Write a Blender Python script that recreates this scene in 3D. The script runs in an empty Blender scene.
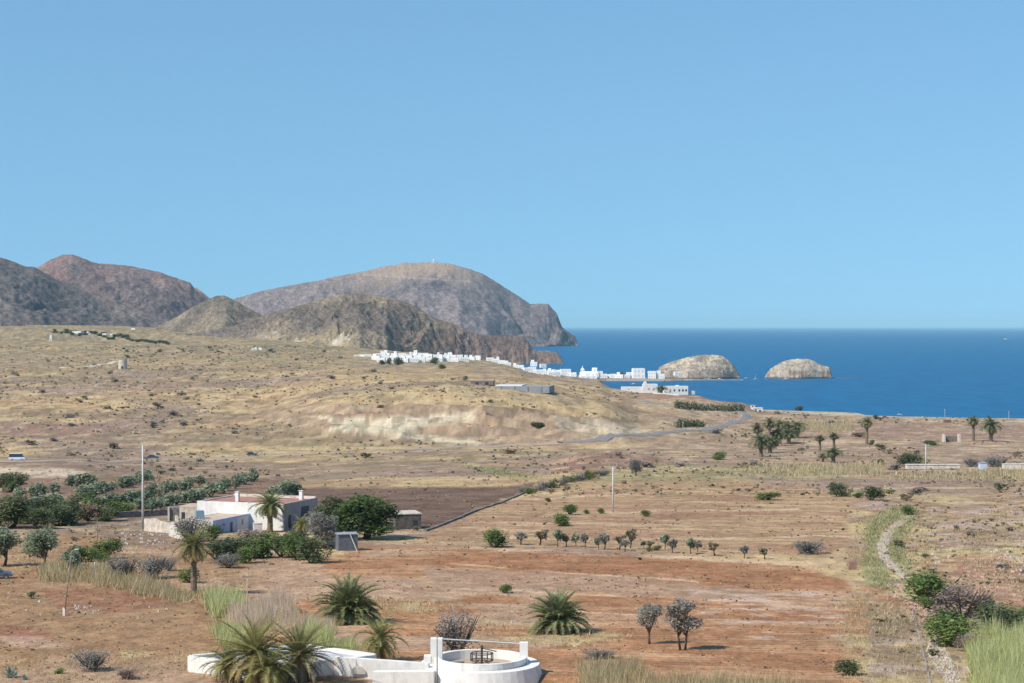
import bpy, math, random
import numpy as np
from mathutils import Vector, Matrix
random.seed(7); RNG = np.random.default_rng(7)
SC = bpy.context.scene; COL = SC.collection
# ---------------------------------------------------------------- camera
F = 1920.0; EYE = 326.0; CX = 512.0; HC = 65.0        # focal length in px, eye-level row, camera height over the sea
cam_d = bpy.data.cameras.new("camera"); cam = bpy.data.objects.new("camera", cam_d); COL.objects.link(cam)
cam_d.sensor_width = 36; cam_d.lens = 36 * F / 1024; cam_d.clip_start = 0.5; cam_d.clip_end = 200000
cam.location = (0, 0, HC); cam.rotation_euler = (math.radians(90) - math.atan((341.5 - EYE) / F), 0, 0)
SC.camera = cam
# ---------------------------------------------------------------- light
SUN_EL = math.radians(46); SUN_AZ = math.atan2(-0.83, -0.56)      # azimuth measured from +Y towards +X
w = bpy.data.worlds.new("World"); SC.world = w; w.use_nodes = True
nt = w.node_tree; bg = nt.nodes["Background"]; sky = nt.nodes.new("ShaderNodeTexSky")
sky.sky_type = 'NISHITA'; sky.sun_disc = False; sky.sun_elevation = SUN_EL; sky.sun_rotation = SUN_AZ
sky.altitude = 0; sky.air_density = 1.4; sky.dust_density = 0.0; sky.ozone_density = 5.0
_tc = nt.nodes.new("ShaderNodeTexCoord"); _va = nt.nodes.new("ShaderNodeVectorMath"); _va.operation = 'MULTIPLY_ADD'
_va.inputs[1].default_value = (1, 1, 0.75); _va.inputs[2].default_value = (0, 0, 0.20)      # flatter gradient, as in very clear sea air
_vn = nt.nodes.new("ShaderNodeVectorMath"); _vn.operation = 'NORMALIZE'; _vt = nt.nodes.new("ShaderNodeVectorMath"); _vt.operation = 'MULTIPLY'
_vt.inputs[1].default_value = (0.92, 1.13, 1.15)
nt.links.new(_tc.outputs["Generated"], _va.inputs[0]); nt.links.new(_va.outputs[0], _vn.inputs[0]); nt.links.new(_vn.outputs[0], sky.inputs[0])
nt.links.new(sky.outputs[0], _vt.inputs[0]); nt.links.new(_vt.outputs[0], bg.inputs[0]); bg.inputs[1].default_value = 0.12
sd = bpy.data.lights.new("sun", 'SUN'); sun = bpy.data.objects.new("sun", sd); COL.objects.link(sun)
sd.energy = 4.9; sd.angle = math.radians(0.53); sd.color = (1.0, 0.925, 0.82)
_s = Vector((math.sin(SUN_AZ) * math.cos(SUN_EL), math.cos(SUN_AZ) * math.cos(SUN_EL), math.sin(SUN_EL)))
sun.rotation_euler = _s.to_track_quat('Z', 'Y').to_euler(); sun.location = (-50, -20, 120)
SC.view_settings.view_transform = 'Standard'; SC.view_settings.look = 'None'
SC.view_settings.exposure = 0.14; SC.view_settings.gamma = 1.0; SC.view_settings.use_curve_mapping = False
SC.cycles.volume_step_rate = 4; SC.cycles.volume_bounces = 0; SC.cycles.max_bounces = 5
SC.cycles.use_denoising = True; SC.cycles.transparent_max_bounces = 12

# ---------------------------------------------------------------- numeric helpers
def hsh(x, y, s):
    h = (x.astype(np.int64) * 374761393 + y.astype(np.int64) * 668265263 + s * 974634777) & 0xffffffff
    h = ((h ^ (h >> 13)) * 1274126177) & 0xffffffff
    return ((h ^ (h >> 16)) & 0xffffff) / float(0xffffff)
def vn(x, y, s=0):
    x = np.asarray(x, float); y = np.asarray(y, float)
    xi = np.floor(x); yi = np.floor(y); fx = x - xi; fy = y - yi
    fx = fx * fx * (3 - 2 * fx); fy = fy * fy * (3 - 2 * fy)
    a = hsh(xi, yi, s); b = hsh(xi + 1, yi, s); c = hsh(xi, yi + 1, s); d = hsh(xi + 1, yi + 1, s)
    return a + (b - a) * fx + (c - a) * fy + (a - b - c + d) * fx * fy
def fbm(x, y, s=0, o=4):
    t = 0; am = 1; tot = 0
    for k in range(o):
        t = t + am * vn(x * 2 ** k + 17.3 * k, y * 2 ** k - 9.1 * k, s + k); tot += am; am *= 0.5
    return t / tot                                              # 0..1
def sst(a, b, x):
    t = np.clip((x - a) / (b - a), 0, 1); return t * t * (3 - 2 * t)
def lin(c):
    c = np.array(c, float) / 255; return np.where(c < 0.04045, c / 12.92, ((c + 0.055) / 1.055) ** 2.4)
def inpoly(px, py, poly):
    r = np.zeros(px.shape, bool); n = len(poly)
    for i in range(n):
        x1, y1 = poly[i]; x2, y2 = poly[(i + 1) % n]
        if y1 == y2: continue
        c = ((y1 > py) != (y2 > py)) & (px < (x2 - x1) * (py - y1) / (y2 - y1) + x1)
        r ^= c
    return r

# ---------------------------------------------------------------- terrain height
PROF = [
 (-500, [(0,63),(10,60),(30,50),(60,44),(146,38),(215,34.8),(331,29.7),(600,22),(830,24),(1100,32),(1500,44),(2000,58),(3000,75),(4500,85),(9000,60)]),
 (0,    [(0,63),(10,60),(30,50),(60,44),(146,38),(215,34.8),(331,29.7),(600,18),(790,11.5),(830,11.5),(1000,13),(1300,20.5),(1700,31),(2300,46),(3000,59),(4500,70),(9000,60)]),
 (250,  [(0,63),(10,60),(30,50),(60,44),(146,38),(215,34.8),(331,29.7),(600,18),(790,11),(830,11),(1000,12.8),(1300,20),(1700,29.5),(2300,42),(3000,52),(4500,60),(9000,60)]),
 (330,  [(0,63),(10,60),(30,50),(60,44),(146,38),(215,34.8),(331,29.7),(600,18.5),(830,11),(900,12),(985,19),(1060,25),(1200,27),(1700,29),(2100,34),(2600,38),(3200,30),(9000,10)]),
 (450,  [(0,63),(10,60),(30,50),(60,44),(146,38),(215,34.8),(331,29.7),(600,19.5),(830,11.5),(900,12),(985,22),(1080,29.5),(1200,30),(1500,27.5),(2100,27),(2350,26),(2700,24),(3300,10),(4000,-5),(9000,-20)]),
 (505,  [(0,63),(10,60),(30,50),(60,44),(146,38),(215,34.8),(331,29.7),(600,19.7),(830,11.8),(900,12),(985,20),(1080,27.5),(1200,28.5),(1500,26),(1900,24.3),(2150,22.6),(2400,20),(2560,8),(2620,-4),(9000,-20)]),
 (540,  [(0,63),(10,60),(30,50),(60,44),(146,38),(215,34.8),(331,29.7),(600,20),(830,12),(900,12),(985,18),(1080,25),(1200,26),(1500,23.5),(1900,16),(2200,11),(2400,8),(2450,-4),(9000,-20)]),
 (600,  [(0,63),(10,60),(30,50),(60,44),(146,38),(215,34.8),(331,29.7),(600,20.5),(830,12.3),(940,13),(1060,18),(1200,20),(1500,17.5),(1780,16),(1810,3),(1850,-4),(2260,-4),(2272,2.6),(2400,2.6),(2420,-4),(9000,-20)]),
 (613,  [(0,63),(10,60),(30,50),(60,44),(146,38),(215,34.8),(331,29.7),(600,20.5),(830,12.3),(940,13),(1060,17),(1200,18),(1500,14.5),(1640,11.5),(1670,3),(1700,-4),(2260,-4),(2272,2.6),(2400,2.6),(2420,-4),(9000,-20)]),
 (640,  [(0,63),(10,60),(30,50),(60,44),(146,38),(215,34.8),(331,29.7),(600,20.5),(830,12.5),(1000,11),(1200,13.5),(1500,10.5),(1600,9),(1640,8),(1665,-4),(2260,-4),(2272,2.4),(2400,2.4),(2420,-4),(9000,-20)]),
 (664,  [(0,63),(10,60),(30,50),(60,44),(146,38),(215,34.8),(331,29.7),(600,20.5),(830,12.5),(1000,10.7),(1200,12),(1500,10.2),(1600,9),(1640,8),(1665,-4),(2260,-4),(2272,2.0),(2330,2.0),(2350,-4),(9000,-20)]),
 (700,  [(0,63),(10,60),(30,50),(60,44),(146,38),(215,34.8),(331,29.7),(600,20.5),(830,12.5),(1000,10),(1200,8),(1300,7.5),(1380,10.5),(1490,10),(1530,-4),(2290,-4),(2300,0.8),(2320,0.8),(2330,-4),(9000,-20)]),
 (742,  [(0,63),(10,60),(30,50),(60,44),(146,38),(215,34.8),(331,29.7),(600,20.5),(830,12.5),(1000,9.5),(1200,6),(1300,5.5),(1370,8),(1420,7),(1440,-4),(2290,-4),(2300,0.5),(2320,0.5),(2330,-4),(9000,-20)]),
 (760,  [(0,63),(10,60),(30,50),(60,44),(146,38),(215,34.8),(331,29.7),(600,20.5),(830,12.5),(1000,9),(1200,4.6),(1440,2.0),(1470,-1),(1520,-4),(9000,-20)]),
 (1024, [(0,63),(10,60),(30,50),(60,44),(146,38),(215,34.8),(331,29.7),(600,20.5),(830,12.5),(1000,9),(1200,4.5),(1310,1.8),(1345,0.2),(1400,-4),(9000,-20)]),
 (1600, [(0,63),(10,60),(30,50),(60,44),(146,38),(215,34.8),(331,29.7),(600,20.5),(830,12.5),(950,7),(1050,1.8),(1080,-1),(1150,-4),(9000,-20)]),
]
PX = np.array([p[0] for p in PROF], float)
def terr(X, Y):
    X = np.asarray(X, float); Y = np.asarray(Y, float)
    shp = X.shape; X = X.ravel(); Y = Y.ravel(); Yc = np.maximum(Y, 1)
    px = np.clip(CX + F * X / np.maximum(Yc, 12), -499, 1599)
    Z = np.stack([np.interp(Yc, [a for a, b in p], [b for a, b in p]) for _, p in PROF])
    i = np.clip(np.searchsorted(PX, px) - 1, 0, len(PX) - 2)
    t = (px - PX[i]) / (PX[i + 1] - PX[i]); t = t * t * (3 - 2 * t) * 0.5 + t * 0.5
    k = np.arange(len(px)); z = Z[i, k] * (1 - t) + Z[i + 1, k] * t
    land = sst(0.5, 4, z); far = sst(500, 1200, Yc)
    n = (fbm(X / 60, Y / 60, 3, 4) - 0.5) * (0.8 + 3.2 * far) + (fbm(X / 14, Y / 14, 9, 3) - 0.5) * (0.35 + 1.2 * far)
    n = n * sst(120, 260, Yc) + (fbm(X / 300, Y / 420, 93, 3) - .5) * 22 * sst(1500, 2300, Yc) * sst(420, 250, px)
    # banks and mounds
    def bank(pa, pb, ra, rb, h):
        row = EYE + F * (HC - z) / Yc
        return h * sst(pa, pa + 25, px) * (1 - sst(pb - 25, pb, px)) * sst(rb, ra, row) * (1 - sst(ra, ra + 4, row))
    row = EYE + F * (HC - z) / Yc
    z2 = z + n * land
    z2 = z2 + 2.2 * sst(-60, 0, px) * (1 - sst(75, 130, px)) * sst(478, 469, row) * (1 - sst(469, 455, row))
    z2 = z2 + 3.0 * np.exp(-(((px - 600) / 38) ** 2 + ((row - 462) / 6) ** 2)) * (0.6 + 0.8 * fbm(X / 6, Y / 9, 21, 2))
    qm = sst(295, 340, px) * (1 - sst(600, 660, px)) * sst(404, 412, row) * (1 - sst(436, 446, row)); rg = np.abs(2 * fbm(X / 34, Y / 26, 95, 4) - 1)
    z2 = z2 + qm * (3.2 - 9.0 * rg)
    z2 = z2 - 2.2 * sst(149.5, 144, Yc) * sst(90, 125, Yc) * sst(-14, -11, X) * sst(6, 2.5, X)
    return z2.reshape(shp)
def row_of(Y, z): return EYE + F * (HC - z) / Y
_YS = np.concatenate([np.arange(60, 600, 1.0), np.arange(600, 5200, 3.0)])
def ground(px, row, ymin=60):
    """first point of the ground met by the ray through pixel (px,row)"""
    X = (px - CX) / F * _YS; z = terr(X, _YS); r = row_of(_YS, z)
    ok = np.where((r <= row) & (_YS >= ymin))[0]
    i = ok[0] if len(ok) else int(np.argmin(r))
    if i > 0 and r[i - 1] > row: t = (r[i - 1] - row) / (r[i - 1] - r[i] + 1e-9); Y = _YS[i - 1] * (1 - t) + _YS[i] * t
    else: Y = _YS[i]
    X = (px - CX) / F * Y
    return float(X), float(Y), float(terr(np.array([X]), np.array([Y]))[0])
def gz(x, y): return float(terr(np.array([float(x)]), np.array([float(y)]))[0])

# ---------------------------------------------------------------- materials
def newmat(name):
    m = bpy.data.materials.new(name); m.use_nodes = True
    return m, m.node_tree, m.node_tree.nodes["Principled BSDF"]
def mat(name, c, rough=0.85, var=0.25, scale=3.0, spec=0.2, metal=0.0, bump=0.0, objrand=0.0, attr=None, trans=0.0, detail=4):
    """procedural material: base colour (linear) varied by object-space noise, an optional per-face tint and per-object value"""
    m, t, b = newmat(name); N = t.nodes; L = t.links
    tc = N.new("ShaderNodeTexCoord"); nz = N.new("ShaderNodeTexNoise"); nz.inputs["Scale"].default_value = scale; nz.inputs["Detail"].default_value = detail
    L.new(tc.outputs["Object"], nz.inputs["Vector"])
    mr = N.new("ShaderNodeMapRange"); mr.inputs[1].default_value = 0.3; mr.inputs[2].default_value = 0.7; mr.inputs[3].default_value = 1 - var; mr.inputs[4].default_value = 1 + var
    L.new(nz.outputs[0], mr.inputs[0]); val = mr.outputs[0]
    def mul(a, bb):
        q = N.new("ShaderNodeMath"); q.operation = 'MULTIPLY'; L.new(a, q.inputs[0]); L.new(bb, q.inputs[1]); return q.outputs[0]
    if objrand:
        oi = N.new("ShaderNodeObjectInfo"); m2 = N.new("ShaderNodeMapRange"); m2.inputs[3].default_value = 1 - objrand; m2.inputs[4].default_value = 1 + objrand
        L.new(oi.outputs["Random"], m2.inputs[0]); val = mul(val, m2.outputs[0])
    vm = N.new("ShaderNodeVectorMath"); vm.operation = 'SCALE'; L.new(val, vm.inputs["Scale"])
    if attr:
        at = N.new("ShaderNodeAttribute"); at.attribute_name = attr; L.new(at.outputs["Color"], vm.inputs[0])
    else: vm.inputs[0].default_value = tuple(c)[:3]
    L.new(vm.outputs[0], b.inputs["Base Color"])
    b.inputs["Roughness"].default_value = rough; b.inputs["Specular IOR Level"].default_value = spec; b.inputs["Metallic"].default_value = metal
    if bump:
        bp = N.new("ShaderNodeBump"); bp.inputs["Strength"].default_value = bump; bp.inputs["Distance"].default_value = 0.2
        L.new(nz.outputs[0], bp.inputs["Height"]); L.new(bp.outputs[0], b.inputs["Normal"])
    return m

# ---------------------------------------------------------------- mesh collector
class MB:
    def __init__(s): s.v = []; s.f = []; s.n = 0; s.c = []
    def add(s, v, f, c=None):
        v = np.asarray(v, float).reshape(-1, 3); s.v.append(v)
        for q in f: s.f.append(tuple(int(i) + s.n for i in q))
        s.n += len(v)
        s.c.append(np.tile(np.array(c if c is not None else (1, 1, 1), float), (len(v), 1)) if c is None or np.ndim(c) == 1 else np.asarray(c, float))
        return s
    def box(s, c, d, rz=0, top=None, cc=None):
        """box centred on c in x and y, standing on c.z; top = scale of its upper face"""
        x, y, z = d[0] / 2, d[1] / 2, d[2]; k = (top if top is not None else (1, 1)); k = (k, k) if np.isscalar(k) else k
        p = [(-x, -y, 0), (x, -y, 0), (x, y, 0), (-x, y, 0), (-x * k[0], -y * k[1], z), (x * k[0], -y * k[1], z), (x * k[0], y * k[1], z), (-x * k[0], y * k[1], z)]
        a, b = math.cos(rz), math.sin(rz)
        p = [(c[0] + q[0] * a - q[1] * b, c[1] + q[0] * b + q[1] * a, c[2] + q[2]) for q in p]
        return s.add(p, [(3, 2, 1, 0), (4, 5, 6, 7), (0, 1, 5, 4), (1, 2, 6, 5), (2, 3, 7, 6), (3, 0, 4, 7)], cc)
    def tube(s, pts, rad, n=6, cc=None, cap=True):
        P = [Vector(p) for p in pts]; vs = []; rad = [rad] * len(P) if np.isscalar(rad) else rad
        for i, p in enumerate(P):
            d = (P[min(i + 1, len(P) - 1)] - P[max(i - 1, 0)]).normalized()
            u = d.orthogonal().normalized() if abs(d.z) > 0.99 else d.cross(Vector((0, 0, 1))).normalized(); w_ = d.cross(u)
            for k in range(n):
                a = 2 * math.pi * k / n; vs.append(tuple(p + (u * math.cos(a) + w_ * math.sin(a)) * rad[i]))
        fs = [(i * n + k, i * n + (k + 1) % n, (i + 1) * n + (k + 1) % n, (i + 1) * n + k) for i in range(len(P) - 1) for k in range(n)]
        if cap: fs += [tuple(range(n))[::-1], tuple((len(P) - 1) * n + k for k in range(n))]
        return s.add(vs, fs, cc)
    def lathe(s, prof, n=32, c=(0, 0, 0), cc=None, a0=0, a1=2 * math.pi):
        full = abs(a1 - a0 - 2 * math.pi) < 1e-6; m = n if full else n + 1; vs = []
        for r, z in prof:
            for k in range(m):
                a = a0 + (a1 - a0) * k / n; vs.append((c[0] + r * math.cos(a), c[1] + r * math.sin(a), c[2] + z))
        fs = [(i * m + k, i * m + (k + 1) % m, (i + 1) * m + (k + 1) % m, (i + 1) * m + k) for i in range(len(prof) - 1) for k in range(n)]
        return s.add(vs, fs, cc)
    def quads(s, c, u, v_, cc=None):
        """many leaf quads at once: centres c, half axes u and v_"""
        c = np.asarray(c); n = len(c); V = np.stack([c - u - v_, c + u - v_, c + u + v_, c - u + v_], 1).reshape(-1, 3)
        b = s.n; s.v.append(V); s.n += 4 * n
        s.f += [(b + 4 * i, b + 4 * i + 1, b + 4 * i + 2, b + 4 * i + 3) for i in range(n)]
        s.c.append(np.repeat(cc, 4, 0) if cc is not None else np.ones((4 * n, 3))); return s
    def tris(s, a, b_, c, cc=None):
        n = len(a); V = np.stack([a, b_, c], 1).reshape(-1, 3); b = s.n; s.v.append(V); s.n += 3 * n
        s.f += [(b + 3 * i, b + 3 * i + 1, b + 3 * i + 2) for i in range(n)]
        s.c.append(np.repeat(cc, 3, 0) if cc is not None else np.ones((3 * n, 3))); return s
    def build(s, name, m, parent=None, smooth=False, loc=None):
        me = bpy.data.meshes.new(name); V = np.concatenate(s.v) if s.v else np.zeros((0, 3))
        me.from_pydata(V.tolist(), [], s.f); me.update()
        ca = me.color_attributes.new("tint", 'FLOAT_COLOR', 'POINT'); C = np.concatenate(s.c); C = np.concatenate([C, np.ones((len(C), 1))], 1)
        ca.data.foreach_set("color", C.astype(np.float32).ravel())
        me.materials.append(m)
        if smooth: me.polygons.foreach_set("use_smooth", [True] * len(me.polygons))
        o = bpy.data.objects.new(name, me); COL.objects.link(o)
        if parent is not None: o.parent = parent
        if loc: o.location = loc
        return o
def tag(o, label=None, cat=None, group=None, kind=None):
    if label: o["label"] = label
    if cat: o["category"] = cat
    if group: o["group"] = group
    if kind: o["kind"] = kind
    return o
def empty(name, loc, rz=0, label=None, cat=None, group=None):
    o = bpy.data.objects.new(name, None); COL.objects.link(o); o.location = loc; o.rotation_euler = (0, 0, rz)
    o.empty_display_size = 0.3
    return tag(o, label, cat, group)
def copy_tree(o, parent=None):
    kids = [c for c in KIDS.get(o.name, [])]
    c = o.copy(); COL.objects.link(c); c.parent = parent; KIDS[c.name] = []
    for ch in kids: KIDS[c.name].append(copy_tree(ch, c))
    return c
KIDS = {}
def reg(root):
    """remember the children of a prototype (cheap: walks the scene's objects once)"""
    for o in list(COL.objects):
        if o.parent is not None and o not in KIDS.setdefault(o.parent.name, []): KIDS[o.parent.name].append(o)
    return root
def grid_mesh(name, X, Y, Z, m, col=None, smooth=True, wrap=False):
    R, Cn = X.shape; me = bpy.data.meshes.new(name); nv = R * Cn
    co = np.stack([X, Y, Z], -1).reshape(-1, 3).astype(np.float32)
    idx = np.arange(nv).reshape(R, Cn); q = np.stack([idx[:-1, :-1], idx[:-1, 1:], idx[1:, 1:], idx[1:, :-1]], -1).reshape(-1, 4)
    me.vertices.add(nv); me.vertices.foreach_set("co", co.ravel())
    me.loops.add(q.size); me.loops.foreach_set("vertex_index", q.ravel().astype(np.int32))
    me.polygons.add(len(q)); me.polygons.foreach_set("loop_start", np.arange(0, q.size, 4, dtype=np.int32)); me.polygons.foreach_set("loop_total", np.full(len(q), 4, np.int32))
    if smooth: me.polygons.foreach_set("use_smooth", np.ones(len(q), bool))
    me.update(calc_edges=True); me.validate()
    if col is not None:
        ca = me.color_attributes.new("tint", 'FLOAT_COLOR', 'POINT'); C = np.concatenate([col.reshape(-1, 3), np.ones((nv, 1))], 1)
        ca.data.foreach_set("color", C.astype(np.float32).ravel())
    me.materials.append(m); o = bpy.data.objects.new(name, me); COL.objects.link(o); return o
# ================================================================ ground sheet
def ground_material(name, s1=2.2, s2=0.12, bump=0.7):
    m, t, b = newmat(name); N = t.nodes; L = t.links
    tc = N.new("ShaderNodeTexCoord"); at = N.new("ShaderNodeAttribute"); at.attribute_name = "tint"
    def noise(sc, det, rough=0.6):
        n = N.new("ShaderNodeTexNoise"); n.inputs["Scale"].default_value = sc; n.inputs["Detail"].default_value = det; n.inputs["Roughness"].default_value = rough
        L.new(tc.outputs["Object"], n.inputs["Vector"]); return n.outputs[0]
    def rng(x, a, b_, c, d):
        q = N.new("ShaderNodeMapRange"); q.inputs[1].default_value = a; q.inputs[2].default_value = b_; q.inputs[3].default_value = c; q.inputs[4].default_value = d; L.new(x, q.inputs[0]); return q.outputs[0]
    def mul(a, c):
        q = N.new("ShaderNodeMath"); q.operation = 'MULTIPLY'; L.new(a, q.inputs[0]); L.new(c, q.inputs[1]); return q.outputs[0]
    n1 = noise(s1, 5, 0.7); n2 = noise(s2, 5, 0.65); n3 = noise(s1 * 4, 3, 0.75)
    v = mul(mul(rng(n1, 0.3, 0.7, 0.72, 1.28), rng(n2, 0.3, 0.7, 0.90, 1.10)), rng(n3, 0.3, 0.7, 0.66, 1.34))
    vm = N.new("ShaderNodeVectorMath"); vm.operation = 'SCALE'; L.new(at.outputs["Color"], vm.inputs[0]); L.new(v, vm.inputs["Scale"])
    L.new(vm.outputs[0], b.inputs["Base Color"]); b.inputs["Roughness"].default_value = 0.95; b.inputs["Specular IOR Level"].default_value = 0.1
    bp = N.new("ShaderNodeBump"); bp.inputs["Strength"].default_value = bump; bp.inputs["Distance"].default_value = 0.4 / s1
    L.new(n1, bp.inputs["Height"]); L.new(bp.outputs[0], b.inputs["Normal"]); return m
GM = ground_material("dry_soil")
K = 0.82                                                           # palette colours are sunlit; K brings them to albedo
STRAW, STRAW2, PALE, TAN = lin((202,174,128)), lin((188,162,122)), lin((212,196,164)), lin((182,150,112))
BROWN, MAUVE, OLIVE, RED = lin((160,130,106)), lin((158,134,120)), lin((142,136,98)), lin((168,114,80))
DARK, RUST, PINK, GREEN = lin((118,92,78)), lin((158,100,68)), lin((196,150,126)), lin((128,140,74))
_rc = {}
def region(px, row, poly, rag=6.0, X=None, Y=None):
    if id(px) not in _rc: _rc.clear(); _rc[id(px)] = (fbm(px / 18, row / 5, 31, 4) - 0.5, fbm(px / 18 + 50, row / 5, 47, 4) - 0.5)
    n1, n2 = _rc[id(px)]; xs = [p_[0] for p_ in poly]; ys_ = [p_[1] for p_ in poly]
    full = np.zeros(px.shape); sel = (px > min(xs) - 2 * rag - 4) & (px < max(xs) + 2 * rag + 4) & (row > min(ys_) - rag - 3) & (row < max(ys_) + rag + 3)
    px, row, n1, n2 = px[sel], row[sel], n1[sel], n2[sel]
    a = np.zeros(px.shape)
    for k, (dx, dy) in enumerate(((0, 0), (1.6, .5), (-1.6, .5), (1, -.7), (-1, -.7))):
        a += inpoly(px + n1 * rag * 4 + dx * 1.5, row + n2 * rag + dy * 1.5, poly)
    full[sel] = a / 5; return full[..., None]
def mixc(a, b, t):
    t = t if np.ndim(t) == a.ndim else t[..., None]
    return a * (1 - t) + b * t
def soil_colour(X, Y, Z):
    px = CX + F * X / np.maximum(Y, 1); row = row_of(np.maximum(Y, 1), Z)
    base = np.ones(X.shape + (3,))
    big = fbm(X / 90, Y / 160, 11, 5); mid = fbm(X / 22, Y / 45, 12, 4); fine = fbm(X / 5, Y / 9, 13, 4); sp = fbm(X / 1.1, Y / 2.2, 14, 4); mic = fbm(X / .28, Y / .7, 94, 3)
    st = lambda a, b, x: sst(a, b, x)[..., None]
    # far and middle plain: straw with brown and olive patches
    c = mixc(base * STRAW, base * TAN, st(.36, .56, mid)); c = mixc(c, base * MAUVE, st(.5, .62, big)); c = mixc(c, base * OLIVE, st(.54, .68, fbm(X / 60, Y / 110, 15, 5)) * .3)
    strk = fbm(X / 55, Y / 15, 16, 5)
    c = mixc(c, base * STRAW, st(.55, .68, strk) * .8); c = mixc(c, base * BROWN, st(.52, .4, strk) * .35)
    band = fbm(X / 420, Y / 60, 120, 4); c = mixc(c, mixc(base * lin((154,130,106)), base * lin((138,120,98)), st(.4, .6, fine)), st(.49, .57, band) * st(500, 750, Y) * .7)
    # far rise under the hills
    t = st(372, 340, row) * st(470, 330, px) * .95; c = mixc(c, mixc(base * lin((130,115,92)), base * lin((158,136,106)), st(.42, .58, big)), t)
    t = st(385, 352, row) * st(640, 520, px); c = mixc(c, mixc(base * lin((150,134,106)), base * lin((176,152,112)), st(.42, .6, mid)), t * .75)
    # right hand fields
    t = st(560, 700, px) * st(475, 455, row); c = mixc(c, mixc(base * lin((166,136,116)), base * lin((184,158,130)), st(.4, .6, strk)), t * .75)
    P = lambda poly, rag=6.0: region(px, row, poly, rag)
    # straw hump above the quarry
    c = mixc(c, mixc(base * STRAW, base * STRAW2, st(.4, .6, mid)), P([(250,412),(330,395),(420,386),(500,386),(590,400),(640,420),(560,410),(470,404),(330,402)], 5) * .9)
    # quarry face
    c = mixc(c, mixc(base * lin((186,158,132)), base * lin((166,138,114)), st(.4, .6, fine)), P([(255,418),(300,405),(430,404),(520,412),(640,424),(655,436),(560,446),(400,440),(320,432)], 5) * .85)
    c = mixc(c, base * lin((214,200,172)), P([(300,416),(372,418),(470,412),(478,418),(440,424),(395,430),(470,440),(500,444),(430,441),(385,436),(330,431),(327,420)], 3.0) * st(.34, .42, fine))
    c = mixc(c, base * lin((206,190,164)), P([(552,418),(600,420),(648,430),(640,434),(590,434),(560,428)], 3) * .8)
    c = mixc(c, base * GREEN, P([(455,464),(500,468),(545,478),(520,478),(470,470)], 4) * .45)
    c = mixc(c, base * lin((140,140,100)), P([(560,470),(660,462),(840,470),(850,478),(700,480),(580,482)], 5) * .45)
    # reddish cuttings and banks
    c = mixc(c, mixc(base * lin((150,112,98)), base * lin((172,134,112)), st(.4, .6, fine)), P([(545,462),(590,452),(650,455),(672,464),(600,472),(550,474)], 4) * .8)
    c = mixc(c, base * lin((202,182,160)), P([(-60,466),(60,467),(90,472),(84,481),(-60,481)], 3) * st(.2, .4, sp) * .95)
    c = mixc(c, base * lin((150,124,108)), P([(0,458),(140,458),(330,470),(330,476),(130,474),(60,468),(0,467)], 4) * .7)
    c = mixc(c, base * lin((164,126,110)), P([(0,424),(60,422),(120,428),(90,436),(0,436)], 4) * .6)
    # orchard and dark ploughed field
    orch = P([(0,478),(120,476),(300,478),(300,496),(130,520),(0,530)], 4); c = mixc(c, mixc(base * lin((140,108,92)), base * lin((120,96,82)), st(.4, .6, mid)), orch * .9)
    dk = P([(298,488),(500,487),(540,482),(505,500),(440,526),(415,530),(390,520),(330,512),(300,500)], 2.5)
    fur = 0.5 + 0.5 * np.sin((X * 0.80 + Y * 0.60) * 2 * math.pi / 3.2 + 1.5 * fbm(X / 12, Y / 12, 18, 2))
    c = mixc(c, mixc(base * lin((104,80,70)), base * lin((136,112,98)), (fur * .75)[..., None] * st(.25, .6, fine)), dk * .93)
    # red-brown fields
    tilt = Y + 0.16 * X; rows = fbm(X / 11, tilt / 2.4, 19, 5); wide = fbm(X / 17, tilt / 10, 20, 5)
    f1 = mixc(base * lin((172,137,107)), base * lin((196,165,124)), st(.5, .64, rows)); f1 = mixc(f1, base * lin((168,126,100)), st(.52, .66, wide))
    f1 = mixc(f1, f1 * .76, (sst(.5, .95, .5 + .5 * np.sin(tilt * 2 * math.pi / 4.5 + 4 * fbm(X / 45, Y / 20, 98, 3))) * sst(.35, .6, fbm(X / 22, Y / 15, 99, 3)) * .6)[..., None])
    c = mixc(c, f1, P([(500,500),(620,488),(800,486),(880,500),(866,530),(830,556),(640,552),(470,545),(410,545),(430,532)], 4) * .93)
    f2 = mixc(base * lin((174,124,86)), base * lin((194,148,110)), st(.46, .62, rows)); f2 = mixc(f2, base * lin((190,160,134)), st(.54, .66, wide) * .75)
    f2 = mixc(f2, f2 * .72, (sst(.55, .95, .5 + .5 * np.sin(tilt * 2 * math.pi / 1.5 + 4 * fbm(X / 25, Y / 9, 96, 3))) * sst(.35, .6, fbm(X / 12, Y / 6, 97, 3)) * .7)[..., None])
    c = mixc(c, f2, P([(300,545),(470,548),(640,556),(800,566),(850,582),(872,620),(866,683),(866,760),(150,760),(150,640),(240,600)], 4) * .95)
    c = mixc(c, base * lin((160,108,74)), P([(440,556),(600,556),(800,570),(850,584),(840,592),(700,582),(560,572),(430,566)], 3) * .6)
    c = mixc(c, base * lin((176,146,124)), P([(420,568),(600,576),(760,590),(780,606),(600,592),(430,584)], 4) * .7)
    whi = P([(690,590),(800,588),(856,600),(850,640),(760,640),(700,618)], 6) * st(.50, .6, fbm(X / 3.2 + 7, Y / 2.4, 22, 4)); c = mixc(c, base * lin((208,184,166)), whi * .55)
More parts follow.
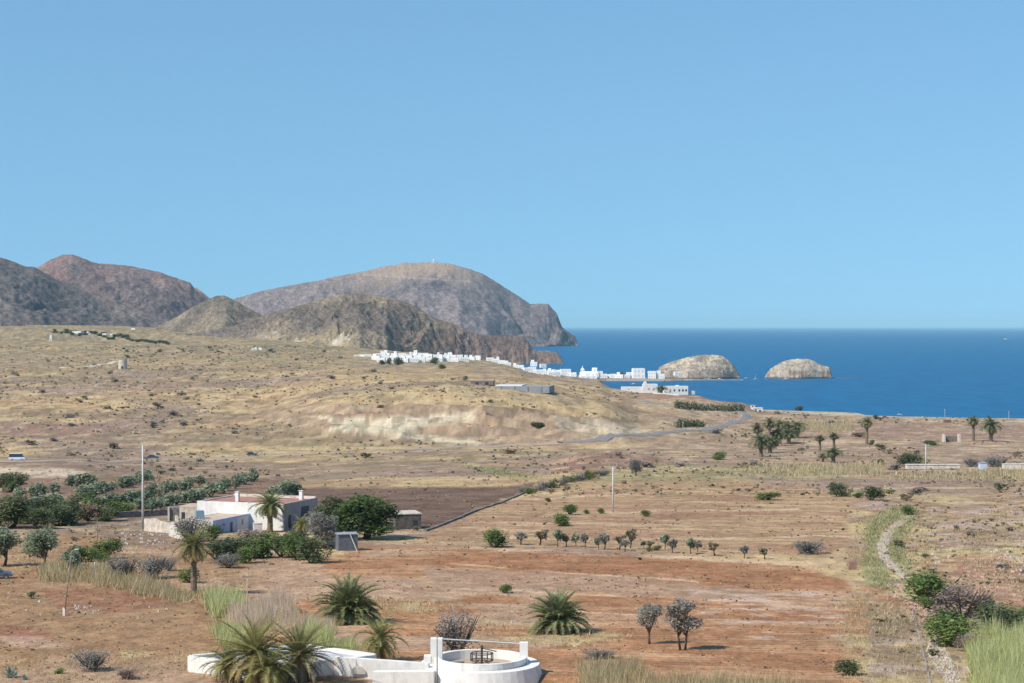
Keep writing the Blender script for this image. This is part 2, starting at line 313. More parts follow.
    # thin pale tracks between the fields
    for (x0, y0, x1, y1, w_) in ((430,563,700,582,.8),(470,548,850,566,1.5),(400,586,640,597,.8),(380,590,470,600,.7),(430,600,640,616,.7),(500,500,640,494,1.0),(520,514,800,509,.9),(470,522,700,526,.8),(640,540,860,536,.9)):
        d = np.abs((row - y0) - (px - x0) * (y1 - y0) / (x1 - x0) + (fbm(px / 30, row / 30, 23, 2) - .5) * 3); a = (1 - sst(w_ * .4, w_ * 1.5, d)) * ((px > x0) & (px < x1)) * sst(.3, .5, fine)
        c = mixc(c, base * lin((206,176,148)), a[..., None] * .75)
    # left foreground
    lf = P([(-80,536),(150,530),(260,552),(330,560),(300,600),(240,640),(250,760),(-80,760)], 5)
    g = mixc(base * lin((174,136,100)), base * lin((156,119,88)), st(.42, .6, fine)); g = mixc(g, base * lin((186,152,124)), st(.5, .66, mid)); g = mixc(g, base * lin((146,124,106)), st(.56, .68, big) * .8)
    c = mixc(c, g, lf * .92)
    c = mixc(c, base * lin((150,92,72)), P([(40,590),(150,588),(170,604),(120,612),(60,612)], 5) * .5); c = mixc(c, base * lin((152,94,76)), P([(0,624),(46,630),(58,642),(0,640)], 4) * .6)
    c = mixc(c, base * lin((204,170,148)), P([(0,636),(40,636),(70,648),(30,650),(0,644)], 4) * .6)
    c = mixc(c, base * lin((190,158,132)), P([(120,547),(190,549),(200,556),(120,554)], 3) * .8)
    c = mixc(c, base * lin((136,116,102)), P([(90,522),(200,528),(200,545),(110,546)], 4) * .6)
    c = mixc(c, base * lin((204,178,130)), P([(296,548),(340,548),(350,556),(300,560)], 3) * .7)
    # straw grass patches in the foreground
    for poly in ([(360,598),(420,600),(470,606),(440,612),(370,612)], [(480,620),(600,628),(650,640),(560,645),(500,640)], [(120,652),(200,650),(240,662),(140,664)], [(840,600),(872,596),(885,650),(930,683),(930,760),(840,760),(850,680)], [(868,640),(920,630),(945,690),(868,700)]):
        c = mixc(c, base * lin((198,176,130)), P(poly, 7) * st(.35, .6, fine) * .8)
    # right foreground: dry watercourse, pale rubble ground, green verge
    rf = P([(850,500),(1060,490),(1060,760),(880,760),(868,620),(845,560)], 6)
    g = mixc(base * lin((176,142,112)), base * lin((158,132,106)), st(.42, .58, mid)); g = mixc(g, base * lin((200,176,128)), st(.5, .62, fbm(X / 16, Y / 20, 24, 4))); g = mixc(g, base * lin((180,158,150)), st(.58, .66, fine) * .8)
    c = mixc(c, g, rf * .9)
    c = mixc(c, base * lin((184,156,146)), P([(925,510),(1024,498),(1060,520),(1000,556),(940,548)], 7) * st(.4, .55, fine) * .7)
    c = mixc(c, base * lin((178,128,98)), P([(915,560),(1000,552),(1060,600),(1060,640),(980,600),(930,590)], 5) * .55)
    for poly in ([(870,520),(895,506),(915,508),(880,530),(878,556),(866,556)], [(905,520),(920,514),(900,540),(915,570),(900,580),(885,550)], [(860,560),(880,556),(895,585),(870,590)]):
        c = mixc(c, base * lin((140,146,92)), P(poly, 4) * .75)
    c = mixc(c, base * lin((190,120,90)), P([(862,588),(880,584),(905,604),(890,606)], 3) * .5)
    # beach and shore
    t = st(3.0, 1.2, Z) * (Y > 1150)[..., None]; c = mixc(c, base * lin((206,196,176)), t * .85)
    c = mixc(c, base * lin((190,178,150)), P([(760,407),(840,409),(1024,414),(1060,416),(1060,421),(900,418),(770,412)], 2) * .6)
    c = mixc(c, base * lin((160,124,106)), P([(640,392),(700,395),(745,402),(748,409),(700,401),(640,399),(600,395)], 2) * .7)
    c = mixc(c, base * lin((160,128,112)), P([(790,424),(880,420),(1060,426),(1060,440),(930,440),(800,438)], 3) * .8)
    # rocks of the low spit under the fishing village
    t = st(2150, 2250, Y); c = mixc(c, base * lin((150,136,124)), t * (Z < 6)[..., None] * st(480, 520, px))
    # light and dark tufting at shrub size, and stony flecks
    tn = fbm(X / 1.6, Y / 3.0, 25, 3); tf = fbm(X / 5.5, Y / 12, 26, 3); tuft = tn + (tf - tn) * sst(350, 700, Y)
    veg = (1 - lf[..., 0] * .6) * (1 - sst(.2, .8, dk[..., 0])); inf = inpoly(px, row, [(410,535),(500,497),(880,497),(860,683),(860,760),(150,760),(150,640),(300,545)])
    veg = veg * np.where(inf, .25, 1)
    c = mixc(c, base * lin((126,114,88)), (sst(.56, .66, tuft) * .55 * veg)[..., None]); c = mixc(c, base * lin((214,196,156)), (sst(.40, .30, tuft) * .35 * veg)[..., None])
    lum = c @ np.array([.25, .65, .10]); c = mixc(c, lum[..., None] * np.array([1.10, 1.0, .86]), np.full(px.shape, .08))
    c = c * (0.66 + 0.68 * sp[..., None]) * (1 + .5 * (mic[..., None] - .5) * sst(700, 200, Y)[..., None]) * (0.86 + 0.28 * fine[..., None])
    return c * K * np.array([1.0, .975, .925])
ys = [5, 12, 25, 45, 60, 75, 88]
y = 96.0
while y < 5200:
    ys.append(y); y += min(max(0.85 * y * y / 105600, 0.14), 6.5 if y < 2500 else 40)
ys += [5600, 6500, 8000]
ys = np.array(ys); pxs = np.concatenate([np.linspace(-1500, -420, 40), np.arange(-405, -40, 3.2), np.arange(-38, 1064, 1.5), np.arange(1066, 1420, 3.2), np.linspace(1440, 2500, 40)])
GY, GP = np.meshgrid(ys, pxs, indexing='ij'); GX = (GP - CX) / F * np.maximum(GY, 40)
GZ = terr(GX, GY)
ground_o = grid_mesh("ground", GX, GY, GZ, GM, soil_colour(GX, GY, GZ)); tag(ground_o, kind="structure")
# ================================================================ sea
m, t, b = newmat("sea_water"); N = t.nodes; L = t.links
b.inputs["Base Color"].default_value = (0.004, 0.075, 0.21, 1); b.inputs["Roughness"].default_value = 0.45; b.inputs["Specular IOR Level"].default_value = 0.35; b.inputs["IOR"].default_value = 1.33
tc = N.new("ShaderNodeTexCoord"); mp = N.new("ShaderNodeMapping"); mp.inputs["Scale"].default_value = (0.05, 0.011, 1); L.new(tc.outputs["Object"], mp.inputs[0])
nz = N.new("ShaderNodeTexNoise"); nz.inputs["Scale"].default_value = 1; nz.inputs["Detail"].default_value = 8; nz.inputs["Roughness"].default_value = .7; L.new(mp.outputs[0], nz.inputs["Vector"])
cr = N.new("ShaderNodeValToRGB"); cr.color_ramp.elements[0].position = .35; cr.color_ramp.elements[0].color = (0.0, 0.074, 0.182, 1); cr.color_ramp.elements[1].position = .68; cr.color_ramp.elements[1].color = (0.0, 0.124, 0.268, 1)
L.new(nz.outputs[0], cr.inputs[0]); L.new(cr.outputs[0], b.inputs["Base Color"])
n2 = N.new("ShaderNodeTexNoise"); n2.inputs["Scale"].default_value = .25; n2.inputs["Detail"].default_value = 6; L.new(tc.outputs["Object"], n2.inputs["Vector"])
bp = N.new("ShaderNodeBump"); bp.inputs["Strength"].default_value = .6; bp.inputs["Distance"].default_value = 1.0; L.new(n2.outputs[0], bp.inputs["Height"]); L.new(bp.outputs[0], b.inputs["Normal"])
SEA = m
R_ = [700, 1500, 3000, 6000, 12000, 30000, 60000, 110000]
SY, SX = np.meshgrid(np.array(R_, float), np.linspace(-1.2, 1.2, 25), indexing='ij')
tag(grid_mesh("sea", SX * SY, SY, SY * 0, SEA), kind="structure")
# ================================================================ hills
def hill(name, sil, Yr, base, slope, matl, cols, back=None, gully=10.0, gs=70.0, seed=1, n=160, nt_=60, p=1.0, extra=None, foot=None):
    """a ridge whose crest runs through the given bearings; front and back flanks fall to the base at the given slope"""
    sx = np.array([a for a, b in sil], float); sr = np.array([b for a, b in sil], float)
    px = np.linspace(sx[0], sx[-1], n); row = np.interp(px, sx, sr); Yc = Yr(px) if callable(Yr) else np.full(n, float(Yr))
    kk = np.hanning(2 * int(n * .05) + 3); kk /= kk.sum(); pad = len(kk) // 2
    rj = (fbm(px / 7, px * 0, seed + 5, 4) - .5) * 1.4; row = row + rj * sst(0, 6, px - sx[0]) * sst(0, 6, sx[-1] - px)
    hp = HC - (row - EYE) * Yc / F; bz = base(px) if callable(base) else np.full(n, float(base)); bz = np.minimum(bz, hp - 1)
    sl = slope(px) if callable(slope) else slope
    Wf = np.maximum((hp - bz) / np.tan(np.radians(sl)), 12); Wf = np.convolve(np.pad(Wf, pad, mode='edge'), kk, 'valid'); Wf = Wf * (.88 + .24 * fbm(px / 22, px * 0, seed + 30, 3)); Wb = Wf * (back or 1.0)
    T = np.concatenate([np.linspace(0, 1, nt_), 1 + np.linspace(0.03, 1, 24)])
    TT = T[:, None]; f = np.where(TT <= 1, TT, 2 - TT)
    Yg = np.where(TT <= 1, Yc - Wf * (1 - TT), Yc + Wb * (TT - 1)); Xg = (px - CX) / F * Yg
    k2 = np.hanning(2 * int(n * .09) + 3); k2 /= k2.sum(); p2 = len(k2) // 2; hs = np.minimum(np.convolve(np.pad(hp, p2, mode='edge'), k2, 'valid'), hp + 60)
    f3 = np.clip(f, 0, 1) ** 3; sh = np.power(np.clip(f, 0, 1), p); Zg = bz + ((hs * (1 - f3) + hp * f3) - bz) * sh
    wx_ = (fbm(Xg / gs, Yg / gs, seed + 40, 3) - .5) * gs * 1.6; wy_ = (fbm(Xg / gs + 31, Yg / gs, seed + 41, 3) - .5) * gs * 1.6
    rid = 1 - np.abs(2 * fbm((Xg + wx_) / gs, (Yg + wy_) / (gs * 1.9), seed, 6) - 1)               # ridged noise: 1 on spurs, low in gullies
    Zg = Zg - gully * (1 - rid) * 1.6 * np.minimum(f * 4, 1) * np.clip((1 - f) * 5, 0, 1) * np.clip((hp - bz) / 40, .15, 1)
    Zg = Zg + (fbm(Xg / (gs / 7), Yg / (gs / 7), seed + 9, 4) - .5) * gully * .5 * np.clip((1 - f) * 8, 0, 1) * np.clip((hp - bz) / 40, .15, 1)
    Zg[0] -= 4; Zg[-1] -= 6
    prow = row_of(Yg, Zg); PP = np.broadcast_to(px, Xg.shape)
    C = cols(Xg, Yg, Zg, PP, prow, f)
    if extra: Zg = extra(Xg, Yg, Zg, PP, prow, f)
    o = grid_mesh(name, Xg, Yg, Zg, matl, C); tag(o, kind="structure"); return o
HM = ground_material("hillside_rock", s1=0.10, s2=0.012, bump=.4)
def mixes(a, b_, seed, sc=50, lo=.4, hi=.6):
    def f(X, Y, Z, px, row, t):
        base = np.ones(X.shape + (3,)); c = mixc(base * lin(a), base * lin(b_), sst(lo, hi, fbm(X / sc, Y / (sc * 1.5), seed, 5))[..., None])
        sp = fbm(X / (sc / 14), Z / (sc / 12) + Y / (sc / 6), seed + 3, 3); sq = fbm(X / (sc / 40), Z / (sc / 40) + Y / (sc / 18), seed + 4, 3); c = c * (0.86 + 0.28 * sst(.3, .7, sp))[..., None] * (.83 + .34 * sst(.3, .7, sq))[..., None]; return c * K * 1.0
    return f
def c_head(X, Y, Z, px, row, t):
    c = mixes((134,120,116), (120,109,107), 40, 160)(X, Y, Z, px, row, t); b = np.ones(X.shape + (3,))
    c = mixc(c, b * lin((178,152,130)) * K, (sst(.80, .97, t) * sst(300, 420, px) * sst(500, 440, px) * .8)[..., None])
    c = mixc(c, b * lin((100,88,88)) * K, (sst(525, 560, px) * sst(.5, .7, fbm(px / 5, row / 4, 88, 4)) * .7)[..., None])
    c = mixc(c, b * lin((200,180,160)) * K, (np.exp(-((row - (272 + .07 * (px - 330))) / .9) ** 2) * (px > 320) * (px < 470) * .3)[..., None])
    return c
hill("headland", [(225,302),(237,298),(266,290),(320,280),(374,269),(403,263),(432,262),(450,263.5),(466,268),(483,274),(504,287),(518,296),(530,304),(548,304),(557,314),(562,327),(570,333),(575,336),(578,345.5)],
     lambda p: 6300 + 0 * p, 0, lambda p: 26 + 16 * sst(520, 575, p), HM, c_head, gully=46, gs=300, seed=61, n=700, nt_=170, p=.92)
def c_left(X, Y, Z, px, row, t): return mixes((128,115,107), (104,96,93), 44, 120)(X, Y, Z, px, row, t)
def c_red(X, Y, Z, px, row, t):
    c = mixes((132,112,106), (116,102,98), 45, 120)(X, Y, Z, px, row, t); b = np.ones(X.shape + (3,))
    return mixc(c, b * lin((170,92,80)) * K, (sst(.35, .6, fbm(X / 90, Z / 14, 46, 4)) * sst(.45, .75, t) * sst(125, 90, px) * .15)[..., None])
hill("hill", [(140,290),(185,284),(197,288),(206,295),(214,302)], 5600, 60, 25, HM, mixes((196,160,132),(160,128,118),49,80), gully=10, gs=90, seed=70, n=60)
hill("hill", [(-260,300),(-120,262),(-40,275),(30,272),(38,267),(50,260),(62,255),(72,254),(86,259),(98,264),(112,264),(135,267),(160,272),(182,280),(190,282),(194,288),(205,297),(222,312),(250,330)], 4500, 52, lambda p: 24 + 0 * p, HM, c_red, gully=24, gs=150, seed=62, n=560, nt_=150, p=.85)
hill("hill", [(-420,270),(-240,225),(-60,240),(0,257),(12,261),(24,266),(34,267),(60,281),(90,293),(120,304),(150,316),(175,327),(195,334)], 3900, 56, lambda p: 20 + 0 * p, HM, c_left, gully=20, gs=110, seed=63, n=620, nt_=150, p=.95)
def c_cone(X, Y, Z, px, row, t):
    c = mixes((134,121,104), (110,101,90), 50, 60)(X, Y, Z, px, row, t); b = np.ones(X.shape + (3,))
    return mixc(c, b * lin((172,156,116)) * K, (sst(.5, .1, t) * sst(.4, .6, fbm(X / 40, Y / 60, 51, 4)) * .8)[..., None])
hill("hill", [(120,338),(150,330),(175,318),(195,306),(208,299),(217,295.5),(224,295.5),(236,301),(250,309),(262,315),(285,326),(300,334)], 3050, 40, lambda p: 22 + 0 * p, HM, c_cone, gully=9, gs=60, seed=64, n=380, nt_=130)
def c_mid(X, Y, Z, px, row, t):
    c = mixes((142,127,108), (114,103,93), 52, 70)(X, Y, Z, px, row, t); b = np.ones(X.shape + (3,))
    low = sst(.55, .1, t) * sst(395, 330, px); c = mixc(c, b * lin((178,158,118)) * K, (low * sst(.38, .55, fbm(X / 45, Y / 60, 53, 4)) * .8)[..., None])
    c = mixc(c, b * lin((196,184,164)) * K, (low * sst(.62, .7, fbm(X / 25, Y / 40, 54, 4)) * .8)[..., None])
    cl = sst(390, 400, px) * sst(334, 338, row); vert = fbm(px / 2.9, row / 40, 55, 4)
    return mixc(c, mixc(b * lin((112,94,84)), b * lin((158,128,106)), sst(.4, .6, vert)[..., None]) * K, (cl * .6 * sst(.35, .5, fbm(px / 9, row / 6, 59, 3)))[..., None])
def columns(X, Y, Z, px, row, f):
    k = sst(392, 402, px) * sst(338, 344, row); v = fbm(px / 1.9, row / 90, 57, 3)
    Y += -(v - .5) * 13 * k; X[:] = (px - CX) / F * Y; return Z
hill("hill", [(165,338),(200,332),(230,327),(266,314),(302,305),(325,298),(345,293),(367,294),(385,296),(400,300),(414,305),(426,313),(436,321),(447,329),(455,333),(458,352)], lambda p: 2820 - .3 * np.abs(p - 350), lambda p: np.interp(p, [165, 300, 380, 458], [44, 38, 28, 24]),
     lambda p: np.interp(p, [165, 380, 405, 458], [17, 20, 34, 52]), HM, c_mid, gully=17, gs=75, seed=65, n=600, nt_=170, p=.9)
def c_cape(X, Y, Z, px, row, t):
    c = mixes((138,118,106), (112,96,88), 56, 60)(X, Y, Z, px, row, t); b = np.ones(X.shape + (3,))
    vert = fbm(px / 2.2, row / 50, 58, 3); return mixc(c, mixc(b * lin((106,90,84)), b * lin((150,126,110)), sst(.4, .6, vert)[..., None]) * K, (sst(.75, .4, t) * .6)[..., None])
hill("headland", [(395,330),(414,312),(432,317),(445,321),(460,327),(474,333),(490,336),(505,335),(523,336.5),(528,342),(532,348),(538,351),(547,350.5),(557,352.5),(561,357),(564,363.5)], 3300, lambda p: np.interp(p, [395, 540, 564], [10, 0, -2]),
     lambda p: np.interp(p, [395, 470, 564], [26, 36, 60]), HM, c_cape, gully=16, gs=60, seed=66, n=420, nt_=120, p=.85)
# islets
def c_isle(X, Y, Z, px, row, t):
    b = np.ones(X.shape + (3,)); c = mixc(b * lin((178,164,146)), b * lin((150,138,124)), sst(.38, .6, fbm(X / 14, Z / 6 + Y / 20, 67, 5))[..., None])
    v = fbm(px / 2.2, row / 30, 68, 3); c = mixc(c, b * lin((122,108,98)), (sst(.5, .62, v) * sst(14, 5, Z) * .7)[..., None])
    c = mixc(c, b * lin((92,82,76)), (sst(2.2, .8, Z) * .8)[..., None]); c = mixc(c, b * lin((206,190,156)), (sst(.55, .66, fbm(X / 9, Z / 5, 69, 4)) * sst(8, 16, Z) * .7)[..., None]); return c * K
hill("islet", [(655,377),(659.5,367),(668,363),(679,359.5),(692,356.5),(704,354.6),(718,355),(724,357),(728,360),(732,364),(735.7,368),(738,372),(741,378)], 2395, -1, lambda p: np.interp(p, [655, 700, 741], [40, 34, 50]), HM, c_isle, gully=6, gs=22, seed=71, n=260, nt_=80, p=.62)
hill("islet", [(764.5,378),(767,373),(770,369),(775,365.5),(780.6,362.5),(786,360.3),(792,359),(800,358.8),(808,359.2),(815,361.5),(820,364),(825,366),(829,366.8),(831,370),(832,378)], 2400, -1, lambda p: np.interp(p, [765, 800, 831], [44, 36, 55]), HM, c_isle, gully=5, gs=22, seed=72, n=240, nt_=80, p=.6)
for nm, sil, Y_ in (("rock_shelf", [(738,378.3),(746,377.4),(756,377.6),(766,378.2)], 2405), ("rock_shelf", [(829,377.8),(836,377.0),(850,377.4),(866,378.3)], 2400)):
    hill(nm, sil, Y_, -1, 12, HM, c_isle, gully=.3, gs=10, seed=73, n=40, nt_=14)
# ================================================================ haze
m = bpy.data.materials.new("air"); m.use_nodes = True; t = m.node_tree
for n_ in list(t.nodes):
    if n_.type != 'OUTPUT_MATERIAL': t.nodes.remove(n_)
out = [n_ for n_ in t.nodes if n_.type == 'OUTPUT_MATERIAL'][0]; pv = t.nodes.new("ShaderNodeVolumePrincipled")
pv.inputs["Color"].default_value = (0.50, 0.86, 1.0, 1); pv.inputs["Density"].default_value = 0.000027; pv.inputs["Anisotropy"].default_value = -0.2
t.links.new(pv.outputs[0], out.inputs["Volume"])
bm_ = MB(); bm_.box((0, 55500, -22), (275000, 116000, 342)); hz = bm_.build("haze", m); tag(hz, kind="stuff")
# ================================================================ materials for things
def stained(name, c, st, var=.06, sc=.5, amt=.75, lo=.56, hi=.72):
    """limewash with damp stains and streaks of its own"""
    m = mat(name, c, rough=.92, var=var, scale=1.4, bump=.15); t = m.node_tree; N = t.nodes; L = t.links; b = N["Principled BSDF"]; src = b.inputs["Base Color"].links[0].from_socket
    tc = N.new("ShaderNodeTexCoord"); mp = N.new("ShaderNodeMapping"); mp.inputs["Scale"].default_value = (1, 1, .35); L.new(tc.outputs["Object"], mp.inputs[0])
    n = N.new("ShaderNodeTexNoise"); n.inputs["Scale"].default_value = sc; n.inputs["Detail"].default_value = 9; n.inputs["Roughness"].default_value = .72; L.new(mp.outputs[0], n.inputs["Vector"])
    r = N.new("ShaderNodeMapRange"); r.inputs[1].default_value = lo; r.inputs[2].default_value = hi; r.inputs[3].default_value = 0; r.inputs[4].default_value = amt; L.new(n.outputs[0], r.inputs[0])
    mx = N.new("ShaderNodeMix"); mx.data_type = 'RGBA'; L.new(r.outputs[0], mx.inputs[0]); L.new(src, mx.inputs[6]); mx.inputs[7].default_value = (*st, 1); L.new(mx.outputs[2], b.inputs["Base Color"]); return m
LEAF = mat("leaf", (1, 1, 1), rough=.7, var=.12, scale=.8, spec=.25, attr="tint", objrand=.10)
BARK = mat("bark", (.13, .10, .08), rough=.95, var=.35, scale=4, bump=.5)
PBARK = mat("palm_bark", (.19, .14, .10), rough=.95, var=.4, scale=6, bump=.8)
WHITE = stained("whitewash", (.74, .72, .67), (.42, .37, .31), sc=.9, lo=.5, hi=.75)
_t = LEAF.node_tree; _b = _t.nodes["Principled BSDF"]; _tr = _t.nodes.new("ShaderNodeBsdfTranslucent"); _mx = _t.nodes.new("ShaderNodeMixShader"); _mx.inputs[0].default_value = .40
_t.links.new(_b.inputs["Base Color"].links[0].from_socket, _tr.inputs[0]); _t.links.new(_b.outputs[0], _mx.inputs[1]); _t.links.new(_tr.outputs[0], _mx.inputs[2]); _t.links.new(_mx.outputs[0], [n for n in _t.nodes if n.type == "OUTPUT_MATERIAL"][0].inputs[0])
WHITE2 = stained("old_whitewash", (.66, .61, .53), (.38, .31, .24), sc=.8, lo=.45, hi=.65)
FARW = mat("village_whitewash", (.86, .85, .81), rough=.9, var=.05, scale=.3)
SHADE_BLUE = stained("shade_blue_limewash", (.44, .53, .74), (.36, .36, .38), sc=.7, lo=.45, hi=.7)  # blue cast of the shaded annexe wall, put into its base colour
SHADE_PINK = stained("shade_pink_render", (.42, .345, .32), (.28, .28, .25), sc=.6, lo=.45, hi=.7)  # pinkish shade of the end wall painted in; porch roof shares the colour
ROOFT = mat("terracotta_roof", (.36, .19, .145), rough=.95, var=.18, scale=.5)
ROOFS = mat("sandy_roof", (.50, .38, .29), rough=.95, var=.15, scale=.6)
STONE = mat("rubble_stone", (.20, .17, .15), rough=.95, var=.4, scale=1.6, bump=.7)
STONEL = mat("pale_stone", (.52, .45, .37), rough=.95, var=.28, scale=1.3, bump=.5)
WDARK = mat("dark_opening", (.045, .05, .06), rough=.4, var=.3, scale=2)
SHUT = mat("shutter_paint", (.26, .32, .40), rough=.6, var=.2, scale=2)
CONC = mat("concrete", (.55, .54, .52), rough=.9, var=.12, scale=1.2)
WOODP = mat("grey_wood", (.24, .20, .17), rough=.9, var=.3, scale=5)
IRON = mat("rusty_iron", (.10, .075, .065), rough=.7, var=.35, scale=6, metal=.2)
RUSTM = mat("rust_sheet", (.33, .19, .14), rough=.8, var=.3, scale=2)
GREYM = mat("weathered_sheet", (.30, .32, .34), rough=.6, var=.15, scale=2)
DKSH = mat("dark_tarpaulin", (.13, .14, .16), rough=.8, var=.2, scale=2)
ASPH = mat("old_asphalt", (.22, .20, .18), rough=.9, var=.08, scale=.3)
PAINT = mat("road_paint", (.70, .70, .68), rough=.8, var=.1, scale=.5)
GRAVEL = mat("gravel_path", (.46, .37, .29), rough=.95, var=.2, scale=1.8, bump=.4)
GLASS = mat("car_glass", (.03, .035, .04), rough=.12, var=.05, spec=.6)
TYRE = mat("tyre_rubber", (.03, .03, .03), rough=.9, var=.1)
CHROME = mat("wheel_rim", (.45, .45, .46), rough=.35, var=.05, metal=.7)
HLAMP = mat("headlight_glass", (.7, .7, .7), rough=.2, var=.05)
NET = mat("greenhouse_net", (.27, .28, .29), rough=.8, var=.12, scale=.4)
# ---------------------------------------------------------------- foliage
def A(c): return lin(c) * .95
P_DARK = (A((104,114,80)), A((80,92,64)), A((126,132,92)))
P_GREEN = (A((108,128,72)), A((80,102,56)), A((136,150,88)))
P_OLIVE = (A((164,158,146)), A((136,132,122)), A((186,178,164)))
P_GREY = (A((142,138,130)), A((112,110,104)), A((166,160,150)))
P_MAUVE = (A((154,138,126)), A((128,114,106)), A((172,154,140)))
P_BROWN = (A((146,126,104)), A((118,102,84)), A((168,150,118)))
P_BLUEG = (A((146,156,126)), A((116,128,102)), A((172,178,148)))
P_SCRUB = (A((158,144,116)), A((134,124,98)), A((178,162,128)))
P_TAN = (A((196,178,130)), A((176,156,112)), A((216,200,150)))
def leafballs(mb, clumps, n, ls, pal, rng, core=.35):
    tot = sum(c[3] * c[5] for c in clumps)
    for (x, y, z, rx, ry, rz) in clumps:
        k = max(6, int(n * rx * rz / tot)); d = rng.normal(size=(k, 3)); d /= np.linalg.norm(d, axis=1)[:, None]
        r = core + (1 - core) * rng.random(k) ** .6; r *= 1 + .22 * rng.normal(size=k) * .6
        c = np.array([x, y, z]) + d * r[:, None] * np.array([rx, ry, rz])
        u = rng.normal(size=(k, 3)); u /= np.linalg.norm(u, axis=1)[:, None]; v = np.cross(u, rng.normal(size=(k, 3))); v /= np.linalg.norm(v, axis=1)[:, None]
        s = ls * (.6 + .8 * rng.random(k))[:, None]
        a = pal[0] if rng.random() < .5 else (pal[1] if rng.random() < .5 else pal[2])
        t = a * (.82 + .36 * rng.random((k, 1))) + (pal[2] - a) * rng.random((k, 1)) * .3
        mb.quads(c, u * s, v * s * .6, t)
def clumps_for(W, D, H, z0, n, rng, rad=.34):
    out = []
    for i in range(n):
        a = rng.random() * 6.283; r = math.sqrt(rng.random()) * .62; h = rng.random()
        k = 1 - .55 * abs(h - .42) ** 1.2; rr = rad * (.65 + .6 * rng.random())
        out.append((W / 2 * r * k * math.cos(a), D / 2 * r * k * math.sin(a), z0 + H * (.18 + .66 * h), W / 2 * rr * 1.25, D / 2 * rr * 1.25, H * rr * .75))
    return out
PROTO = {}; SZ = {}
def bounds(key, mb):
    V = np.concatenate(mb.v); a, b_ = np.percentile(V, 2, 0), np.percentile(V, 98, 0); SZ[key] = ((b_[0] - a[0] + b_[1] - a[1]) / 2, b_[2])
def proto_tree(key, name, pal, W=1.0, H=1.0, trunk=.3, seed=1, nc=11, n=900, ls=.045, stems=1, trunk_r=.05, rad=.34):
    """unit tree: width W, height H; scaled to size when it is placed"""
    rng = np.random.default_rng(seed); root = empty(name, (0, 0, 0)); t = MB(); cr = MB()
    cl = clumps_for(W, W, H * (1 - trunk), H * trunk, nc, rng, rad)
    for s in range(stems):
        a = rng.random() * 6.28; b = .05 * W * (stems > 1); top = Vector((.12 * math.cos(a) * W, .12 * math.sin(a) * W, H * (trunk + .2)))
        base = Vector((b * math.cos(a), b * math.sin(a), -.02)); mid = (base + top) / 2 + Vector((rng.normal() * .03, rng.normal() * .03, 0))
        t.tube([base, mid, top], [trunk_r, trunk_r * .75, trunk_r * .5], 7)
        for q in cl[s::stems][:6]: t.tube([mid, (mid + Vector(q[:3])) / 2 + Vector((0, 0, .03)), Vector(q[:3])], [trunk_r * .5, trunk_r * .32, trunk_r * .12], 5)
    t.build("trunk", BARK, root, True); leafballs(cr, cl, n, ls, pal, rng); cr.build("crown", LEAF, root)
    PROTO[key] = [root, True]; bounds(key, cr); return root
def proto_shrub(key, name, pal, seed=1, nc=9, n=500, ls=.05, W=1.0, H=1.0, rad=.36, twig=0, flat=0):
    rng = np.random.default_rng(seed); mb = MB(); cl = clumps_for(W, W, H, -.06 * H, nc, rng, rad); leafballs(mb, cl, n, ls, pal, rng)
    for q in range(5 + twig):
        a = rng.random() * 6.28; r = .3 + .2 * rng.random(); mb.tube([(0, 0, -.03), (r * .5 * math.cos(a), r * .5 * math.sin(a), .35), (r * math.cos(a), r * math.sin(a), .55 + .4 * rng.random())], [.02, .014, .004], 4, cc=pal[1] * .8)
    o = mb.build(name, LEAF); PROTO[key] = [o, True]; bounds(key, mb); return o
def frond(mb, c, az, el, L, droop, nl, ll, lw, col, rng, curl=0.0, vee=.5):
    """one pinnate palm frond: a curved rib with narrow leaflets on both sides"""
    pts = []; e = el; p = np.array(c, float); st = L / 8; d2 = np.array([math.cos(az), math.sin(az), 0.0])
    for i in range(9):
        pts.append(p.copy()); p = p + st * (d2 * math.cos(e) + np.array([0, 0, math.sin(e)])); e -= droop / 8 * (1 + i * .12)
    mb.tube([tuple(q) for q in pts], [.028 * (1 - i / 11) * L / 2.4 for i in range(9)], 4, cc=col * 1.25, cap=False)
    P = np.array(pts); s = np.linspace(.12, .99, nl); f = s * 8; i0 = np.clip(f.astype(int), 0, 7); fr = (f - i0)[:, None]
    Q = P[i0] * (1 - fr) + P[i0 + 1] * fr; T = P[i0 + 1] - P[i0]; T /= np.linalg.norm(T, axis=1)[:, None]
    S = np.cross(T, [0, 0, 1.0]); S /= np.linalg.norm(S, axis=1)[:, None] + 1e-9; U = np.cross(S, T)
    ln = ll * np.sin(np.clip(.25 + s * .85, 0, 1) * math.pi) ** .6 * (.85 + .3 * rng.random(nl))
    for sg in (-1, 1):
        D = S * sg * .78 + T * .58 + U * (vee + .15 * rng.normal(size=(nl, 1))); D /= np.linalg.norm(D, axis=1)[:, None]
        tip = Q + D * ln[:, None] - np.array([0, 0, 1]) * (curl * ln)[:, None]; cc = col * (.8 + .4 * rng.random((nl, 1)))
        mb.tris(Q - T * lw, Q + T * lw, tip, cc)
